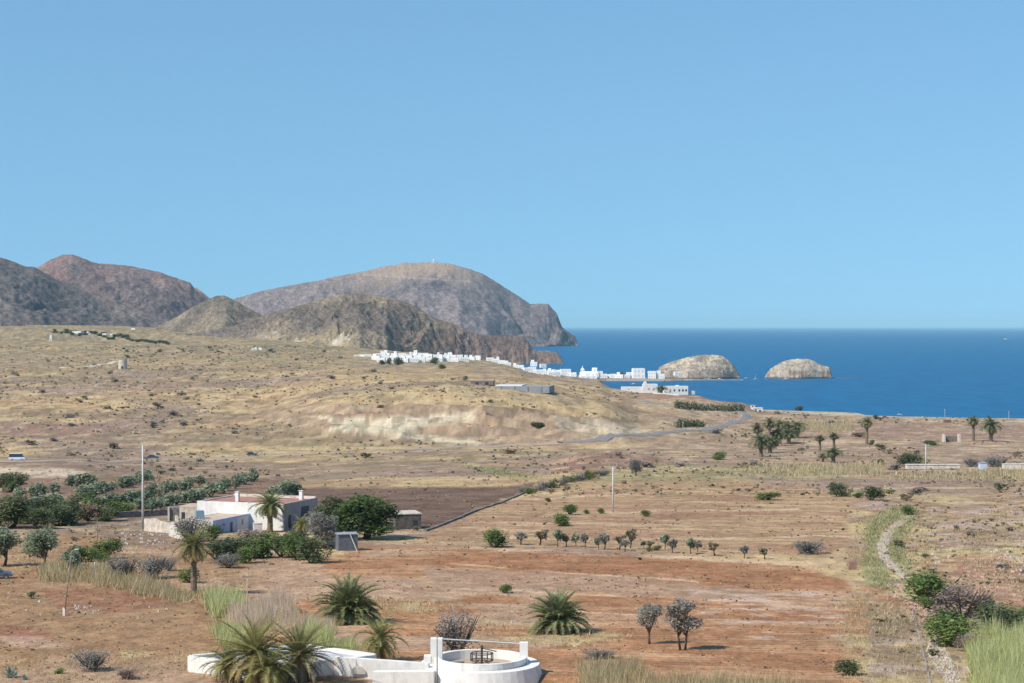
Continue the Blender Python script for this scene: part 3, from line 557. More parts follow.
def palm_crown(n, L, rng, lo=-.5, hi=1.35, dr=1.0, nl=30, ll=.5, lw=.035, green=None, dry=None, drycount=0, c=(0, 0, 0)):
    mb = MB(); green = green if green is not None else A((112,120,76)); dry = dry if dry is not None else A((176,156,112))
    for i in range(n):
        u = (i + .5) / n; el = hi + (lo - hi) * u ** .85 + rng.normal() * .06; az = i * 2.39996 + rng.normal() * .12
        col = green * (.8 + .4 * rng.random()); col = col * (1 - .55 * max(0, u - .6) / .4) + dry * .55 * max(0, u - .6) / .4
        frond(mb, c, az, el, L * (.62 + .48 * rng.random()), (.7 + .9 * u + .2 * rng.random()) * dr, nl, ll, lw, col, rng, curl=(.1 + .2 * u) * dr)
    for i in range(drycount):
        frond(mb, (c[0], c[1], c[2] - .15), rng.random() * 6.28, -.5 - .6 * rng.random(), L * .75, .7, nl, ll * .7, lw, dry * (.7 + .5 * rng.random()), rng, curl=.4, vee=-.1)
    return mb
def proto_palm(key, name, H, L, n, seed, tr=.22, green=None, dry=None, drycount=0, lo=-.5, hi=1.35, nl=26, ll=.5, lw=.035, lean=0.0, dr=1.0):
    rng = np.random.default_rng(seed); root = empty(name, (0, 0, 0)); t = MB(); pts = []; rr = []
    m_ = max(3, int(H / .3))
    for i in range(m_ + 1):
        u = i / m_; pts.append((lean * u * u, 0, H * u - .1)); rr.append(tr * (1.15 - .3 * u + (.07 if i % 2 else 0) + (.25 if u > .93 else 0)))
    t.tube(pts, rr, 9); t.build("trunk", PBARK, root)
    cr = palm_crown(n, L, rng, lo, hi, dr, nl, ll, lw, green, dry, drycount, (lean, 0, H)); bounds(key, cr); cr.build("crown", LEAF, root); PROTO[key] = [root, True]; return root
proto_tree("olive1", "olive_tree", P_OLIVE, seed=3, trunk=.28, nc=26, n=3200, ls=.016, stems=2, trunk_r=.022, rad=.22)
proto_tree("olive2", "olive_tree", P_OLIVE, seed=14, trunk=.34, nc=24, n=3400, ls=.016, stems=2, W=.8, trunk_r=.022, rad=.22)
proto_tree("olive3", "olive_tree", P_BLUEG, seed=8, trunk=.22, nc=12, n=2400, ls=.024, trunk_r=.035)
proto_tree("sapling1", "small_tree", P_OLIVE, seed=21, trunk=.38, nc=7, n=260, ls=.075, trunk_r=.045)
proto_tree("sapling2", "small_tree", P_SCRUB, seed=22, trunk=.42, nc=6, n=220, ls=.075, stems=2, trunk_r=.035)
proto_tree("sapling3", "small_tree", P_BLUEG, seed=23, trunk=.32, nc=7, n=280, ls=.075, trunk_r=.04)
proto_tree("pine1", "pine_tree", (A((90,108,62)), A((64,82,48)), A((114,128,74))), seed=31, trunk=.12, nc=30, n=7000, ls=.018, rad=.27)
proto_tree("pine2", "pine_tree", P_DARK, seed=32, trunk=.14, nc=16, n=4000, ls=.021, rad=.3)
proto_tree("greytree", "feathery_tree", P_GREY, seed=33, trunk=.16, nc=15, n=3600, ls=.017, stems=2, rad=.3, trunk_r=.035)
proto_tree("darktree", "broadleaf_tree", P_DARK, seed=34, trunk=.12, nc=16, n=3600, ls=.02, rad=.3)
for i, s in enumerate((41, 42, 43)): proto_shrub("green%d" % i, "shrub", P_GREEN, s, nc=14, n=2000, ls=.024)
for i, s in enumerate((51, 52)): proto_shrub("dark%d" % i, "shrub", P_DARK, s, nc=14, n=2000, ls=.024)
for i, s in enumerate((61, 62)): proto_shrub("grey%d" % i, "dry_shrub", P_GREY, s, nc=14, n=2400, ls=.017, twig=14)
proto_shrub("mauve0", "dry_shrub", P_MAUVE, 71, nc=12, n=1900, ls=.019, twig=12); proto_shrub("brown0", "dry_shrub", P_BROWN, 72, nc=10, n=600, ls=.035, twig=10)
for i, s in enumerate((81, 82, 83)): proto_shrub("orch%d" % i, "orchard_bush", P_BLUEG, s, nc=9, n=420, ls=.05)
for i, (s, p_) in enumerate(((91, P_SCRUB), (92, P_MAUVE), (93, P_DARK), (94, P_BROWN), (95, P_GREY))): proto_shrub("scrub%d" % i, "scrub_bush", p_, s, nc=5, n=110, ls=.085)
GP_ = A((116,124,84)); GB = A((100,118,88))
proto_palm("palmA", "palm_tree", 5.2, 2.7, 44, 101, .24, green=A((138,138,88)), dry=A((196,172,124)), drycount=8, nl=30, ll=.5, lw=.04, lo=-.95)
proto_palm("palmB", "palm_tree", 3.4, 2.6, 54, 102, .26, green=A((126,132,84)), dry=A((168,150,112)), drycount=10, nl=28, ll=.5, lw=.045, lo=-.7)
proto_palm("palmF", "palm_tree", 1.6, 2.3, 66, 103, .30, green=A((140,136,86)), dry=A((186,162,118)), drycount=26, nl=34, ll=.27, lw=.022, lo=-.55, hi=1.5, dr=.45)
proto_palm("palmG", "palm_tree", 1.4, 2.25, 58, 104, .30, green=A((134,132,88)), dry=A((176,162,138)), drycount=50, nl=34, ll=.27, lw=.022, lo=-.45, hi=1.5, dr=.45)
proto_palm("bush1", "bushy_palm", .4, 2.4, 140, 105, .3, green=A((134,138,94)), dry=A((168,152,118)), drycount=14, nl=32, ll=.42, lw=.04, lo=.0, hi=1.5, dr=.95)
proto_palm("bush2", "bushy_palm", .4, 2.4, 140, 106, .3, green=A((132,138,98)), dry=A((166,148,120)), drycount=20, nl=32, ll=.42, lw=.04, lo=.0, hi=1.5, dr=.85)
proto_palm("bush3", "bushy_palm", 1.1, 1.9, 40, 107, .2, green=A((146,146,92)), dry=A((184,164,120)), drycount=12, nl=26, ll=.4, lw=.028, lo=-.6, hi=1.4)
proto_palm("far1", "palm_tree", 7.5, 2.9, 30, 108, .32, green=A((130,130,94)), dry=A((160,140,104)), drycount=16, nl=14, ll=.75, lw=.12, lo=-.9)
proto_palm("far2", "palm_tree", 4.0, 3.3, 36, 109, .35, green=A((116,124,88)), dry=A((140,128,92)), drycount=12, nl=14, ll=.75, lw=.12, lo=-.8)
for k_ in list(PROTO): reg(PROTO[k_][0])
def put(key, px, row, wpx, hpx, label=None, cat=None, group=None, name=None, y=None, sink=0.0):
    """place a plant so that its foot stands on the ground met at (px,row), wpx wide and hpx tall in pixels there"""
    src, fresh = PROTO[key]
    if y is None: X, Y, Z = ground(px, row)
    else: Y = y; X = (px - CX) / F * Y; Z = gz(X, Y)
    o = src if fresh else copy_tree(src); PROTO[key][1] = False
    w0, h0 = SZ.get(key, (1.0, 1.0)); sx = wpx * Y / F / w0; sz = hpx * Y / F / h0
    o.location = (X, Y, Z - sink * Y / F); o.scale = (sx, sx * (.9 + .2 * random.random()), sz); o.rotation_euler = (0, 0, random.uniform(0, 6.28))
    if name: old = o.name; o.name = name; KIDS[o.name] = KIDS.pop(old, [])
    tag(o, label, cat, group); return o
# ================================================================ roads and paths
def ribbon(name, way, width, m, lift=.12, n=6, marks=None):
    P = [ground(a, b)[:2] for a, b in way]; pts = []
    for i in range(len(P) - 1):
        for k in range(n):
            t_ = k / n; p0 = P[max(i - 1, 0)]; p1 = P[i]; p2 = P[i + 1]; p3 = P[min(i + 2, len(P) - 1)]
            pts.append(tuple(.5 * (2 * p1[j] + (p2[j] - p0[j]) * t_ + (2 * p0[j] - 5 * p1[j] + 4 * p2[j] - p3[j]) * t_ ** 2 + (3 * p1[j] - p0[j] - 3 * p2[j] + p3[j]) * t_ ** 3) for j in (0, 1)))
    pts.append(P[-1]); pts = np.array(pts); d = np.gradient(pts, axis=0); d /= np.linalg.norm(d, axis=1)[:, None]; nn = np.stack([-d[:, 1], d[:, 0]], 1)
    off = np.linspace(-.5, .5, 7); wd = np.interp(np.linspace(0, 1, len(pts)), np.linspace(0, 1, len(width)), width) if np.ndim(width) else np.full(len(pts), width)
    XY = pts[:, None] + nn[:, None] * (off[None, :] * wd[:, None])[..., None]; Z = terr(XY[..., 0], XY[..., 1]) + lift; Z[:, 0] -= lift * 1.6; Z[:, -1] -= lift * 1.6
    o = grid_mesh(name, XY[..., 0], XY[..., 1], Z, m, np.ones(Z.shape + (3,))); tag(o, kind="structure"); return pts, nn
rp, rn_ = ribbon("road", [(560,443),(600,440),(640,436),(683,431),(711,428),(730,423.5),(744,419),(747,415.5),(742,412.5),(728,410.5),(704,408.5),(670,405.5),(640,401)], 7.5, ASPH, lift=.45, n=8)
ribbon("road", [(-60,463),(20,461.5),(90,460.5),(153,459.5),(252,456.5),(330,453),(420,449),(500,446),(558,443)], 5.0, mat("dusty_road", (.34,.27,.21), var=.15, scale=.2), lift=.25, n=8)
mk = MB()
for sd_ in (-3.1, 3.1):
    q = rp + rn_ * sd_; z = terr(q[:, 0], q[:, 1]) + .47
    for i in range(len(q) - 1):
        a, b_ = q[i], q[i + 1]; n0, n1 = rn_[i] * .06, rn_[i + 1] * .06
        mk.add([(a[0] - n0[0], a[1] - n0[1], z[i]), (a[0] + n0[0], a[1] + n0[1], z[i]), (b_[0] + n1[0], b_[1] + n1[1], z[i + 1]), (b_[0] - n1[0], b_[1] - n1[1], z[i + 1])], [(0, 3, 2, 1)])
tag(mk.build("road_markings", PAINT), kind="structure")
ribbon("path", [(911,516),(900,523),(889,534),(883,545),(885,557),(894,568),(908,579)], [1.7, 2.2, 2.1, 1.6, 1.2], GRAVEL, lift=.06)
ribbon("path", [(60,368.5),(90,366.5),(112,362.5),(122,361.5)], 6, mat("chalk_track", (.55, .48, .38), var=.1), lift=.3)
# ================================================================ well house with animal-driven water wheel (noria)
WX, WY = (480 - CX) / F * 150, 150.0
def arc(mb, R0, R1, z0, z1, n=48, c=(WX, WY, 0), flare=0.0): mb.lathe([(R1 + flare, z0), (R1, z1), (R0, z1), (R0, z0)], n, c)
well = empty("water_well", (WX, WY, 38.2), 0, "round whitewashed water well platform with two square pillars and a cross beam", "well")
def W_(mb, name, m, parent=well, smooth=False): o = mb.build(name, m, parent, smooth); o.matrix_parent_inverse = Matrix.Translation((-WX, -WY, -38.2)); return o
mb = MB(); arc(mb, 3.22, 3.62, 37.2, 39.14); W_(mb, "drum_wall", WHITE)
mb = MB(); arc(mb, 3.7, 4.66, 35.5, 38.66, flare=.75); W_(mb, "outer_ring", WHITE)
mb = MB(); mb.lathe([(3.25, 38.45), (.9, 38.5), (.88, 36.5)], 40, (WX, WY, 0)); W_(mb, "trampled_floor", mat("floor_earth", (.40, .30, .22), var=.2, scale=1))
mb = MB(); mb.box((WX - 3.4, WY, 38.0), (.92, .9, 2.58)); W_(mb, "pillar", WHITE)
mb = MB(); mb.box((WX + 3.42, WY, 38.0), (.64, .7, 2.26)); W_(mb, "pillar", WHITE)
mb = MB(); mb.box((WX - 4.1, WY - .1, 38.0), (.55, .8, 1.26)); W_(mb, "step_block", WHITE)
mb = MB(); mb.tube([(WX - 3.0, WY, 40.52), (WX + 3.15, WY, 40.15)], .055, 6); W_(mb, "cross_beam", CONC)
gear = empty("wheel_gear", (WX + .15, WY - .9, 38.5), 0, "dark iron wheel gear standing in the round white well", "water wheel")
gx, gy = 0, 0
mb = MB(); mb.tube([(0, 0, -.6), (0, 0, 1.45)], .075, 8); mb.build("axle", IRON, gear)
for zz, r_ in ((.45, .72), (.92, .72)):
    mb = MB(); n_ = 28
    mb.tube([(r_ * math.cos(2 * math.pi * k / n_), r_ * math.sin(2 * math.pi * k / n_), zz) for k in range(n_ + 1)], .035, 5)
    for k in range(4): mb.tube([(0, 0, zz), (r_ * math.cos(k * math.pi / 2), r_ * math.sin(k * math.pi / 2), zz)], .028, 5)
    mb.build("ring", IRON, gear)
for k in range(12): a = k * math.pi / 6; MB().tube([(.72 * math.cos(a), .72 * math.sin(a), .42), (.72 * math.cos(a), .72 * math.sin(a), .95)], .035, 5).build("peg", IRON, gear)
for s in (-1, 1):
    mb = MB(); mb.tube([(s * .15, 0, .5), (s * .75, -.2, -.02)], .05, 6); mb.build("leg", IRON, gear)
mb = MB(); mb.tube([(-.15, 0, 1.3), (.95, .15, 1.02)], .045, 6); mb.build("draw_bar", WOODP, gear)
gear.scale = (1.2, 1.2, 1.15)
# white walls left of the well, reservoir behind the palms
def wall_seg(mb, a, b_, z0, z1a, z1b, th):
    a = Vector((a[0], a[1], 0)); b_ = Vector((b_[0], b_[1], 0)); n_ = (b_ - a).cross(Vector((0, 0, 1))).normalized() * th / 2
    p = [a - n_, a + n_, b_ + n_, b_ - n_]; z = [z1a, z1a, z1b, z1b]
    mb.add([(q.x, q.y, z0) for q in p] + [(q.x, q.y, h) for q, h in zip(p, z)], [(0, 1, 2, 3), (7, 6, 5, 4), (4, 5, 1, 0), (5, 6, 2, 1), (6, 7, 3, 2), (7, 4, 0, 3)])
mb = MB(); wall_seg(mb, (-13.75, 149.2), (-6.4, 148.0), 36.5, 39.28, 38.98, .6); lw = mb.build("white_wall", WHITE); tag(lw, "long low whitewashed wall running between reservoir and round well", "wall")
mb = MB(); wall_seg(mb, (-10.6, 146.9), (-5.9, 146.2), 36.5, 38.55, 38.70, .8); tag(mb.build("terrace_wall", WHITE), "lower white terrace wall in front of the long low wall beside well", "wall")
mb = MB(); n_ = 14; cxw = (358 - CX) / F * 148.6
mb.add([(cxw + .58 * math.cos(math.pi * k / n_), 148.35, 38.05 + .62 * math.sin(math.pi * k / n_)) for k in range(n_ + 1)] + [(cxw + .58 * math.cos(math.pi * k / n_), 148.55, 38.05 + .62 * math.sin(math.pi * k / n_)) for k in range(n_ + 1)],
       [tuple(range(n_ + 1))[::-1]] + [(k, k + 1, n_ + 2 + k, n_ + 1 + k) for k in range(n_)])
ar = mb.build("bricked_arch", WHITE2, lw); ar["label"] = "shallow grey blocked arch in the white wall"
L_, B_, R_2, F_ = (-25.6, 151.2), (-16.9, 156.6), (-10.7, 151.9), (-18.5, 146.2)
res = empty("reservoir", (-18, 151, 38), 0, "whitewashed open water reservoir with thick low walls behind the two spiky palms", "reservoir")
def Rr(mb, name, m): o = mb.build(name, m, res); o.matrix_parent_inverse = Matrix.Translation((18, -151, -38)); return o
for a, b_ in ((L_, B_), (B_, R_2), (R_2, F_), (F_, L_)):
    d_ = Vector((b_[0] - a[0], b_[1] - a[1], 0)).normalized() * .22; mb = MB(); wall_seg(mb, (a[0] + d_.x, a[1] + d_.y), (b_[0] - d_.x * 1.03, b_[1] - d_.y * 1.03), 36.5, 39.0, 39.0, .42); Rr(mb, "tank_wall", WHITE)
mb = MB(); mb.add([(p[0], p[1], 38.72) for p in (L_, F_, R_2, B_)], [(0, 1, 2, 3)]); Rr(mb, "tank_cover", mat("grey_cement", (.50, .50, .52), var=.18, scale=.7))
# ================================================================ farmhouse
def frame(o_, ang, mb_pts): pass
HA = math.radians(-20); HX, HY = -39.3, 331.0; HG = 29.7
def hloc(u, v): return (HX - u * math.cos(HA) - v * math.sin(HA), HY - u * math.sin(HA) + v * math.cos(HA))   # u to the far left along the front, v back
def hbox(mb, u0, u1, v0, v1, z0, z1):
    p = [hloc(u0, v0), hloc(u1, v0), hloc(u1, v1), hloc(u0, v1)]
    return mb.add([(q[0], q[1], z0) for q in p] + [(q[0], q[1], z1) for q in p], [(0, 1, 2, 3), (7, 6, 5, 4), (4, 5, 1, 0), (5, 6, 2, 1), (6, 7, 3, 2), (7, 4, 0, 3)])
house = empty("farmhouse", (HX, HY, HG), 0, "low flat-roofed white farmhouse with terracotta roof and two white chimneys", "house")
def H_(mb, name, m, parent=None, root=house):
    o = mb.build(name, m, parent or root)
    if parent is None: o.matrix_parent_inverse = Matrix.Translation(tuple(-x for x in root.location))
    return o
T_ = 34.3; DV = 13.2
mb = MB(); hbox(mb, .3, 17, 0, .3, 28, T_); H_(mb, "front_wall", WHITE)
mb = MB(); hbox(mb, 0, .3, 0, DV, 28, T_); H_(mb, "end_wall", SHADE_PINK)
mb = MB(); hbox(mb, 16.7, 17, .3, DV, 28, T_ - .02); H_(mb, "far_end_wall", WHITE2)
mb = MB(); hbox(mb, .3, 16.7, DV - .35, DV, 28, T_ + .22); H_(mb, "rear_parapet", WHITE2)
mb = MB(); hbox(mb, .3, 16.7, .3, DV - .35, T_ - .5, T_ - .22); H_(mb, "roof", ROOFT)
for (u, v, h) in ((10.6, 3.2, 1.75), (1.8, 10.6, 1.55)):
    mb = MB(); hbox(mb, u, u + .62, v, v + .62, T_ - .25, T_ - .25 + h); ch = H_(mb, "chimney", WHITE)
    mb = MB(); hbox(mb, u - .08, u + .70, v - .08, v + .70, T_ - .25 + h, T_ - .13 + h); cc_ = H_(mb, "chimney_cap", WHITE2); 
mb = MB(); hbox(mb, -.07, .02, 6.6, 9.6, 31.2, 33.2); H_(mb, "window", WDARK)
mb = MB(); hbox(mb, -.06, .02, 1.6, 2.5, 30.0, 32.2); H_(mb, "door", WDARK)
mb = MB(); hbox(mb, -.06, .02, 3.4, 4.2, 30.9, 32.0); H_(mb, "window", SHUT)
# lean-to yard on the shaded side
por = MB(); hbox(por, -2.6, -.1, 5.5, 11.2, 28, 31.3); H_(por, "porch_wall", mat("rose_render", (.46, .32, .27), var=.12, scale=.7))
por = MB(); hbox(por, -2.75, -.1, 5.35, 11.35, 31.3, 31.42); H_(por, "porch_roof", SHADE_PINK)
por = MB(); hbox(por, -2.68, -2.58, 6.4, 7.5, 29.4, 31.0); H_(por, "door", WDARK)
# low wing towards the viewer, blue of its side wall is painted shade
wing = empty("annexe", (*hloc(8, -13), HG), 0, "low annexe with shade-tinted blue wall and sandy flat roof in front of farmhouse", "outbuilding")
wx0 = 6.6
def Hw(mb, name, m): return H_(mb, name, m, None, wing)
mb = MB(); hbox(mb, wx0, wx0 + .3, -13.2, -.02, 27.5, 32.45); Hw(mb, "side_wall", SHADE_BLUE)
mb = MB(); hbox(mb, wx0 + .3, wx0 + 6.2, -13.2, -12.9, 27.5, 32.40); Hw(mb, "front_wall", STONEL)
mb = MB(); hbox(mb, wx0 + 5.9, wx0 + 6.2, -12.9, -.02, 27.5, 32.35); Hw(mb, "rear_wall", STONEL)
mb = MB(); hbox(mb, wx0 + .3, wx0 + 5.9, -12.9, -.02, 31.9, 32.3); Hw(mb, "roof", ROOFS)
for v0, v1, z0, z1, m_ in ((-11.2, -10.5, 30.6, 31.5, SHUT), (-7.2, -6.4, 29.4, 31.6, WDARK), (-3.2, -2.5, 30.7, 31.7, SHUT), (-9.6, -9.2, 31.3, 31.6, WDARK)):
    mb = MB(); hbox(mb, wx0 - .05, wx0 + .02, v0, v1, z0, z1); Hw(mb, "door" if z0 < 30 else "window", m_)
mb = MB(); hbox(mb, wx0 - .04, wx0 + .02, -4.8, -1.0, 27.5, 32.2); Hw(mb, "plaster_panel", mat("pale_render", (.60, .60, .62), var=.1))
mb = MB(); mb.box((0, 0, 0), (1.5, 1.6, 1.25), .3, .92); mb.box((0, 0, 1.25), (1.3, 1.3, .1), .3)
tk = mb.build("water_tank", mat("faded_blue_tank", (.20, .30, .36), rough=.6, var=.12)); tk.location = (*hloc(11.3, -9.3), 32.28); tag(tk, "faded blue-grey water tank on the sandy annexe roof", "tank")
def thing_box(name, px, row, w, d, h, rz, m, label, cat, extra=None, group=None, y=None):
    X, Y, Z = ground(px, row) if y is None else ((px - CX) / F * y, y, gz((px - CX) / F * y, y)); s = Y / F
    r = empty(name, (X, Y + d / 2, Z - .15), math.radians(rz), label, cat, group); mb = MB(); mb.box((0, 0, 0), (w, d, h + .15)); mb.build("body_wall", m, r)
    if extra: extra(r, w, d, h + .15)
    return r
def flat_roof(m, lip=.12, th=.14):
    def f(r, w, d, h): mb = MB(); mb.box((0, 0, h), (w + 2 * lip, d + 2 * lip, th)); mb.build("roof", m, r)
    return f
def roof_door(mr, doors=((0, .9, 1.9),), th=.14, lip=.12, md=WDARK):
    def f(r, w, d, h):
        flat_roof(mr, lip, th)(r, w, d, h)
        for (x, ww, hh) in doors: mb = MB(); mb.box((x, -d / 2 - .02, .1), (ww, .06, hh)); mb.build("door", md, r)
    return f
thing_box("pump_box", 257, 531.5, 1.5, 1.3, 1.3, 12, WHITE, "small white cube beside the house palm and shade-tinted annexe wall", "pump box", flat_roof(WHITE2, .05, .08))
thing_box("tarped_hut", 345.5, 551, 2.9, 2.6, 2.4, 16, DKSH, "dark grey tarpaulin hut with a pale strut beside the pine", "hut", lambda r, w, d, h: (flat_roof(GREYM, .15, .1)(r, w, d, h), MB().tube([(.3, -d / 2 - .15, h), (1.3, -d / 2 - .5, 0)], .06, 5).build("strut", WHITE, r)))
thing_box("white_box", 331, 548.5, 1.2, 1.0, 1.0, 5, WHITE2, "small white box between the grey feathery tree and dark hut", "box", roof_door(WHITE, ((0, .5, .6),), .06, .05))
thing_box("stone_shed", 404, 529.5, 4.6, 6.0, 2.6, 14, mat("dark_rubble", (.12,.10,.09), var=.3, scale=1.6, bump=.6), "dark stone shed with a pale flat roof behind the pine tree", "shed", roof_door(STONEL, ((1.2, .8, 1.6),)))
# ruined walls by the tall pole
def ruin_wall(name, a, b_, h, m, label, th=.5, rag=.5, seed=1, cat="wall", holes=0, tops=None):
    """ragged stone wall between two ground pixels; h in metres"""
    p0 = ground(*a); p1 = ground(*b_); n_ = 26; rng = np.random.default_rng(seed); d = Vector((p1[0] - p0[0], p1[1] - p0[1], 0)); nn = d.cross(Vector((0, 0, 1))).normalized() * th / 2
    hs = h + rag * (fbm(np.arange(n_ + 1) / 4 + seed * 7, np.zeros(n_ + 1), seed, 3) - .55) * 2
    if tops is not None: hs = hs * np.interp(np.linspace(0, 1, n_ + 1), np.linspace(0, 1, len(tops)), tops)
    v = []; f = []
    for k in range(n_ + 1):
        q = Vector((p0[0], p0[1], 0)) + d * k / n_; z = min(gz(q.x, q.y), max(p0[2], p1[2]) + .6); j = rng.normal() * .04
        v += [(q.x - nn.x, q.y - nn.y + j, z - .4), (q.x - nn.x, q.y - nn.y + j, z + hs[k]), (q.x + nn.x, q.y + nn.y + j, z + hs[k] + rng.normal() * .05), (q.x + nn.x, q.y + nn.y + j, z - .4)]
        if k: b0 = 4 * (k - 1); f += [(b0 + i, b0 + i + 1, b0 + i + 5, b0 + i + 4) for i in range(3)]
    f += [(0, 1, 2, 3), (4 * n_ + 3, 4 * n_ + 2, 4 * n_ + 1, 4 * n_)]
    return tag(MB().add(v, f).build(name, m), label, cat)
ruin_wall("ruined_wall", (112,518), (168,515.5), 1.15, STONE, "dark shaded dry-stone yard wall behind the tall concrete pole", rag=.12, seed=2)
ruin_wall("ruined_wall", (145,531), (176,534), 2.3, STONEL, "crumbling pale plaster wall at the foot of the concrete pole", rag=.45, seed=3, tops=[1, 1, .95, .8, .75])
ruin_wall("ruined_wall", (170,536), (186,541), 1.9, WHITE2, "short white plastered wall stub beside the crumbling pale wall", rag=.4, seed=5, tops=[.9, 1, .5])
ruin_wall("ruined_wall", (176,526), (206,529), 1.7, STONEL, "broken tan wall with gaps joining the ruin and annexe", rag=.7, seed=6, tops=[1, .6, .9, .4, .9])
r = thing_box("ruined_hut", 172.5, 521, 1.9, 3.2, 2.5, 10, STONE, "roofless dark stone hut with a whitewashed edge in the ruins", "ruin", lambda r, w, d, h: MB().box((-w / 2 - .1, -d / 2 - .1, 0), (.35, .35, h + .1)).build("corner_post", WHITE2, r))
thing_box("ruined_room", 191, 519, 4.0, 6.5, 2.2, -14, STONEL, "tan roofed ruin room between stone hut and white farmhouse", "ruin", roof_door(ROOFS, ((-.8, .7, 1.3), (1.0, .4, .5)), .12, .02))
# long low dark stone wall across the fields
ruin_wall("field_wall", (425,531.5), (524,493.5), .3, STONE, "long low dark stone wall slanting beside the ploughed field", rag=.15, seed=8, th=.5)
ruin_wall("pipe_wall", (911,600), (931,684), .06, mat("grey_channel", (.32,.27,.23), var=.2), "thin grey concrete channel running down beside the rubble line", rag=.02, seed=9, th=.16, cat="channel")
# ================================================================ poles
def pole(name, px, row, hpx, r0, m, label, cat="pole", head=None, lean=0.0, y=None):
    if y is None: X, Y, Z = ground(px, row)
    else: Y = y; X = (px - CX) / F * Y; Z = gz(X, Y)
    h = hpx * Y / F; root = empty(name, (X, Y, Z), 0, label, cat); mb = MB(); mb.tube([(0, 0, -.3), (lean * h / 2, 0, h / 2), (lean * h, 0, h)], [r0 * 1.25, r0, r0 * .75], 8); mb.build("shaft", m, root, True)
    if head: head(root, h, lean * h)
    return root
def crossarm(w=1.4, ins=3, m=CONC):
    def f(r, h, dx):
        MB().box((dx, 0, h - .35), (w, .12, .12)).build("crossarm", m, r)
        for k in range(ins): MB().lathe([(.0, 0), (.06, 0), (.09, .08), (.05, .16), (0, .18)], 8, (dx - w * .45 + w * .9 * k / max(ins - 1, 1), 0, h - .23)).build("insulator", GREYM, r)
    return f
def vhead(r, h, dx):
    for s in (-1, 1): MB().tube([(0, 0, h - .8), (s * .75, 0, h + .15)], .07, 6).build("arm", CONC, r)
    for s in (-1, 1): MB().lathe([(0, 0), (.07, 0), (.09, .1), (.04, .2), (0, .22)], 8, (s * .75, 0, h + .2)).build("insulator", GREYM, r)
def hook(r, h, dx):
    MB().tube([(0, 0, h - .1), (.25, 0, h + .35), (.5, 0, h + .45)], .06, 6).build("bracket", CONC, r); MB().box((.1, 0, h - .9), (.8, .1, .1)).build("crossarm", CONC, r)
pole("concrete_pole", 142.5, 529, 84, .17, CONC, "tall pale concrete pole with curved bracket beside the ruined walls", "utility pole", hook)
pole("concrete_pole", 613, 512.5, 46, .14, CONC, "concrete pole with V-shaped head standing in the open brown field", "utility pole", vhead)
pole("concrete_pole", 926, 477, 33, .15, CONC, "concrete pole with short crossarm before the white greenhouse wall", "utility pole", crossarm(2.2, 2))
pole("wooden_pole", 247, 627, 53, .05, mat("bleached_wood", (.45, .38, .30), var=.2), "thin bleached wooden pole with short top bar rising from reeds", "pole", crossarm(.9, 2, WOODP))
def lampb(r, h, dx):
    MB().tube([(dx, 0, h - .15), (dx + .35, 0, h + .05)], .035, 5).build("bracket", GREYM, r); MB().box((dx + .48, 0, h), (.42, .2, .1)).build("lamp_head", CONC, r); MB().box((0, 0, -.05), (.24, .24, .75)).build("painted_foot", WHITE, r)
pole("leaning_pole", 63.5, 616, 66, .05, WOODP, "thin leaning dark pole with white painted foot on red earth", "pole", lampb, lean=.12)
pole("wooden_pole", 437, 700, 80, .05, WOODP, "thin brown wooden pole in front of the round white well", "pole", None, y=142.0)
pole("fence_post", 369.5, 686, 9.5, .05, WOODP, "short dark post stump before the blocked arch wall", "post", None, y=146.0)
pole("fence_post", 94.5, 566.5, 4.5, .07, WHITE, "short white post between the green bushes and grey shrubs", "post")
pole("lamp_post", 945, 421, 12, .10, CONC, "slim lamp post on the beach road by small brown hut", "lamp post", crossarm(.9, 1))
pole("lamp_post", 1009, 424, 13, .10, CONC, "slim lamp post on the beach beyond the spreading palm", "lamp post", crossarm(.9, 1))
pole("lamp_post", 683, 431, 9, .10, CONC, "slim pale lamp post beside road bend and round green hedge", "lamp post", crossarm(.9, 1))
pole("lamp_post", 731, 422, 8, .10, CONC, "slim pale lamp post on the outside of the road bend", "lamp post", crossarm(.9, 1))
pole("thin_pole", 97, 541, 22, .05, WOODP, "thin faint wooden pole behind the bright green bush", "pole")
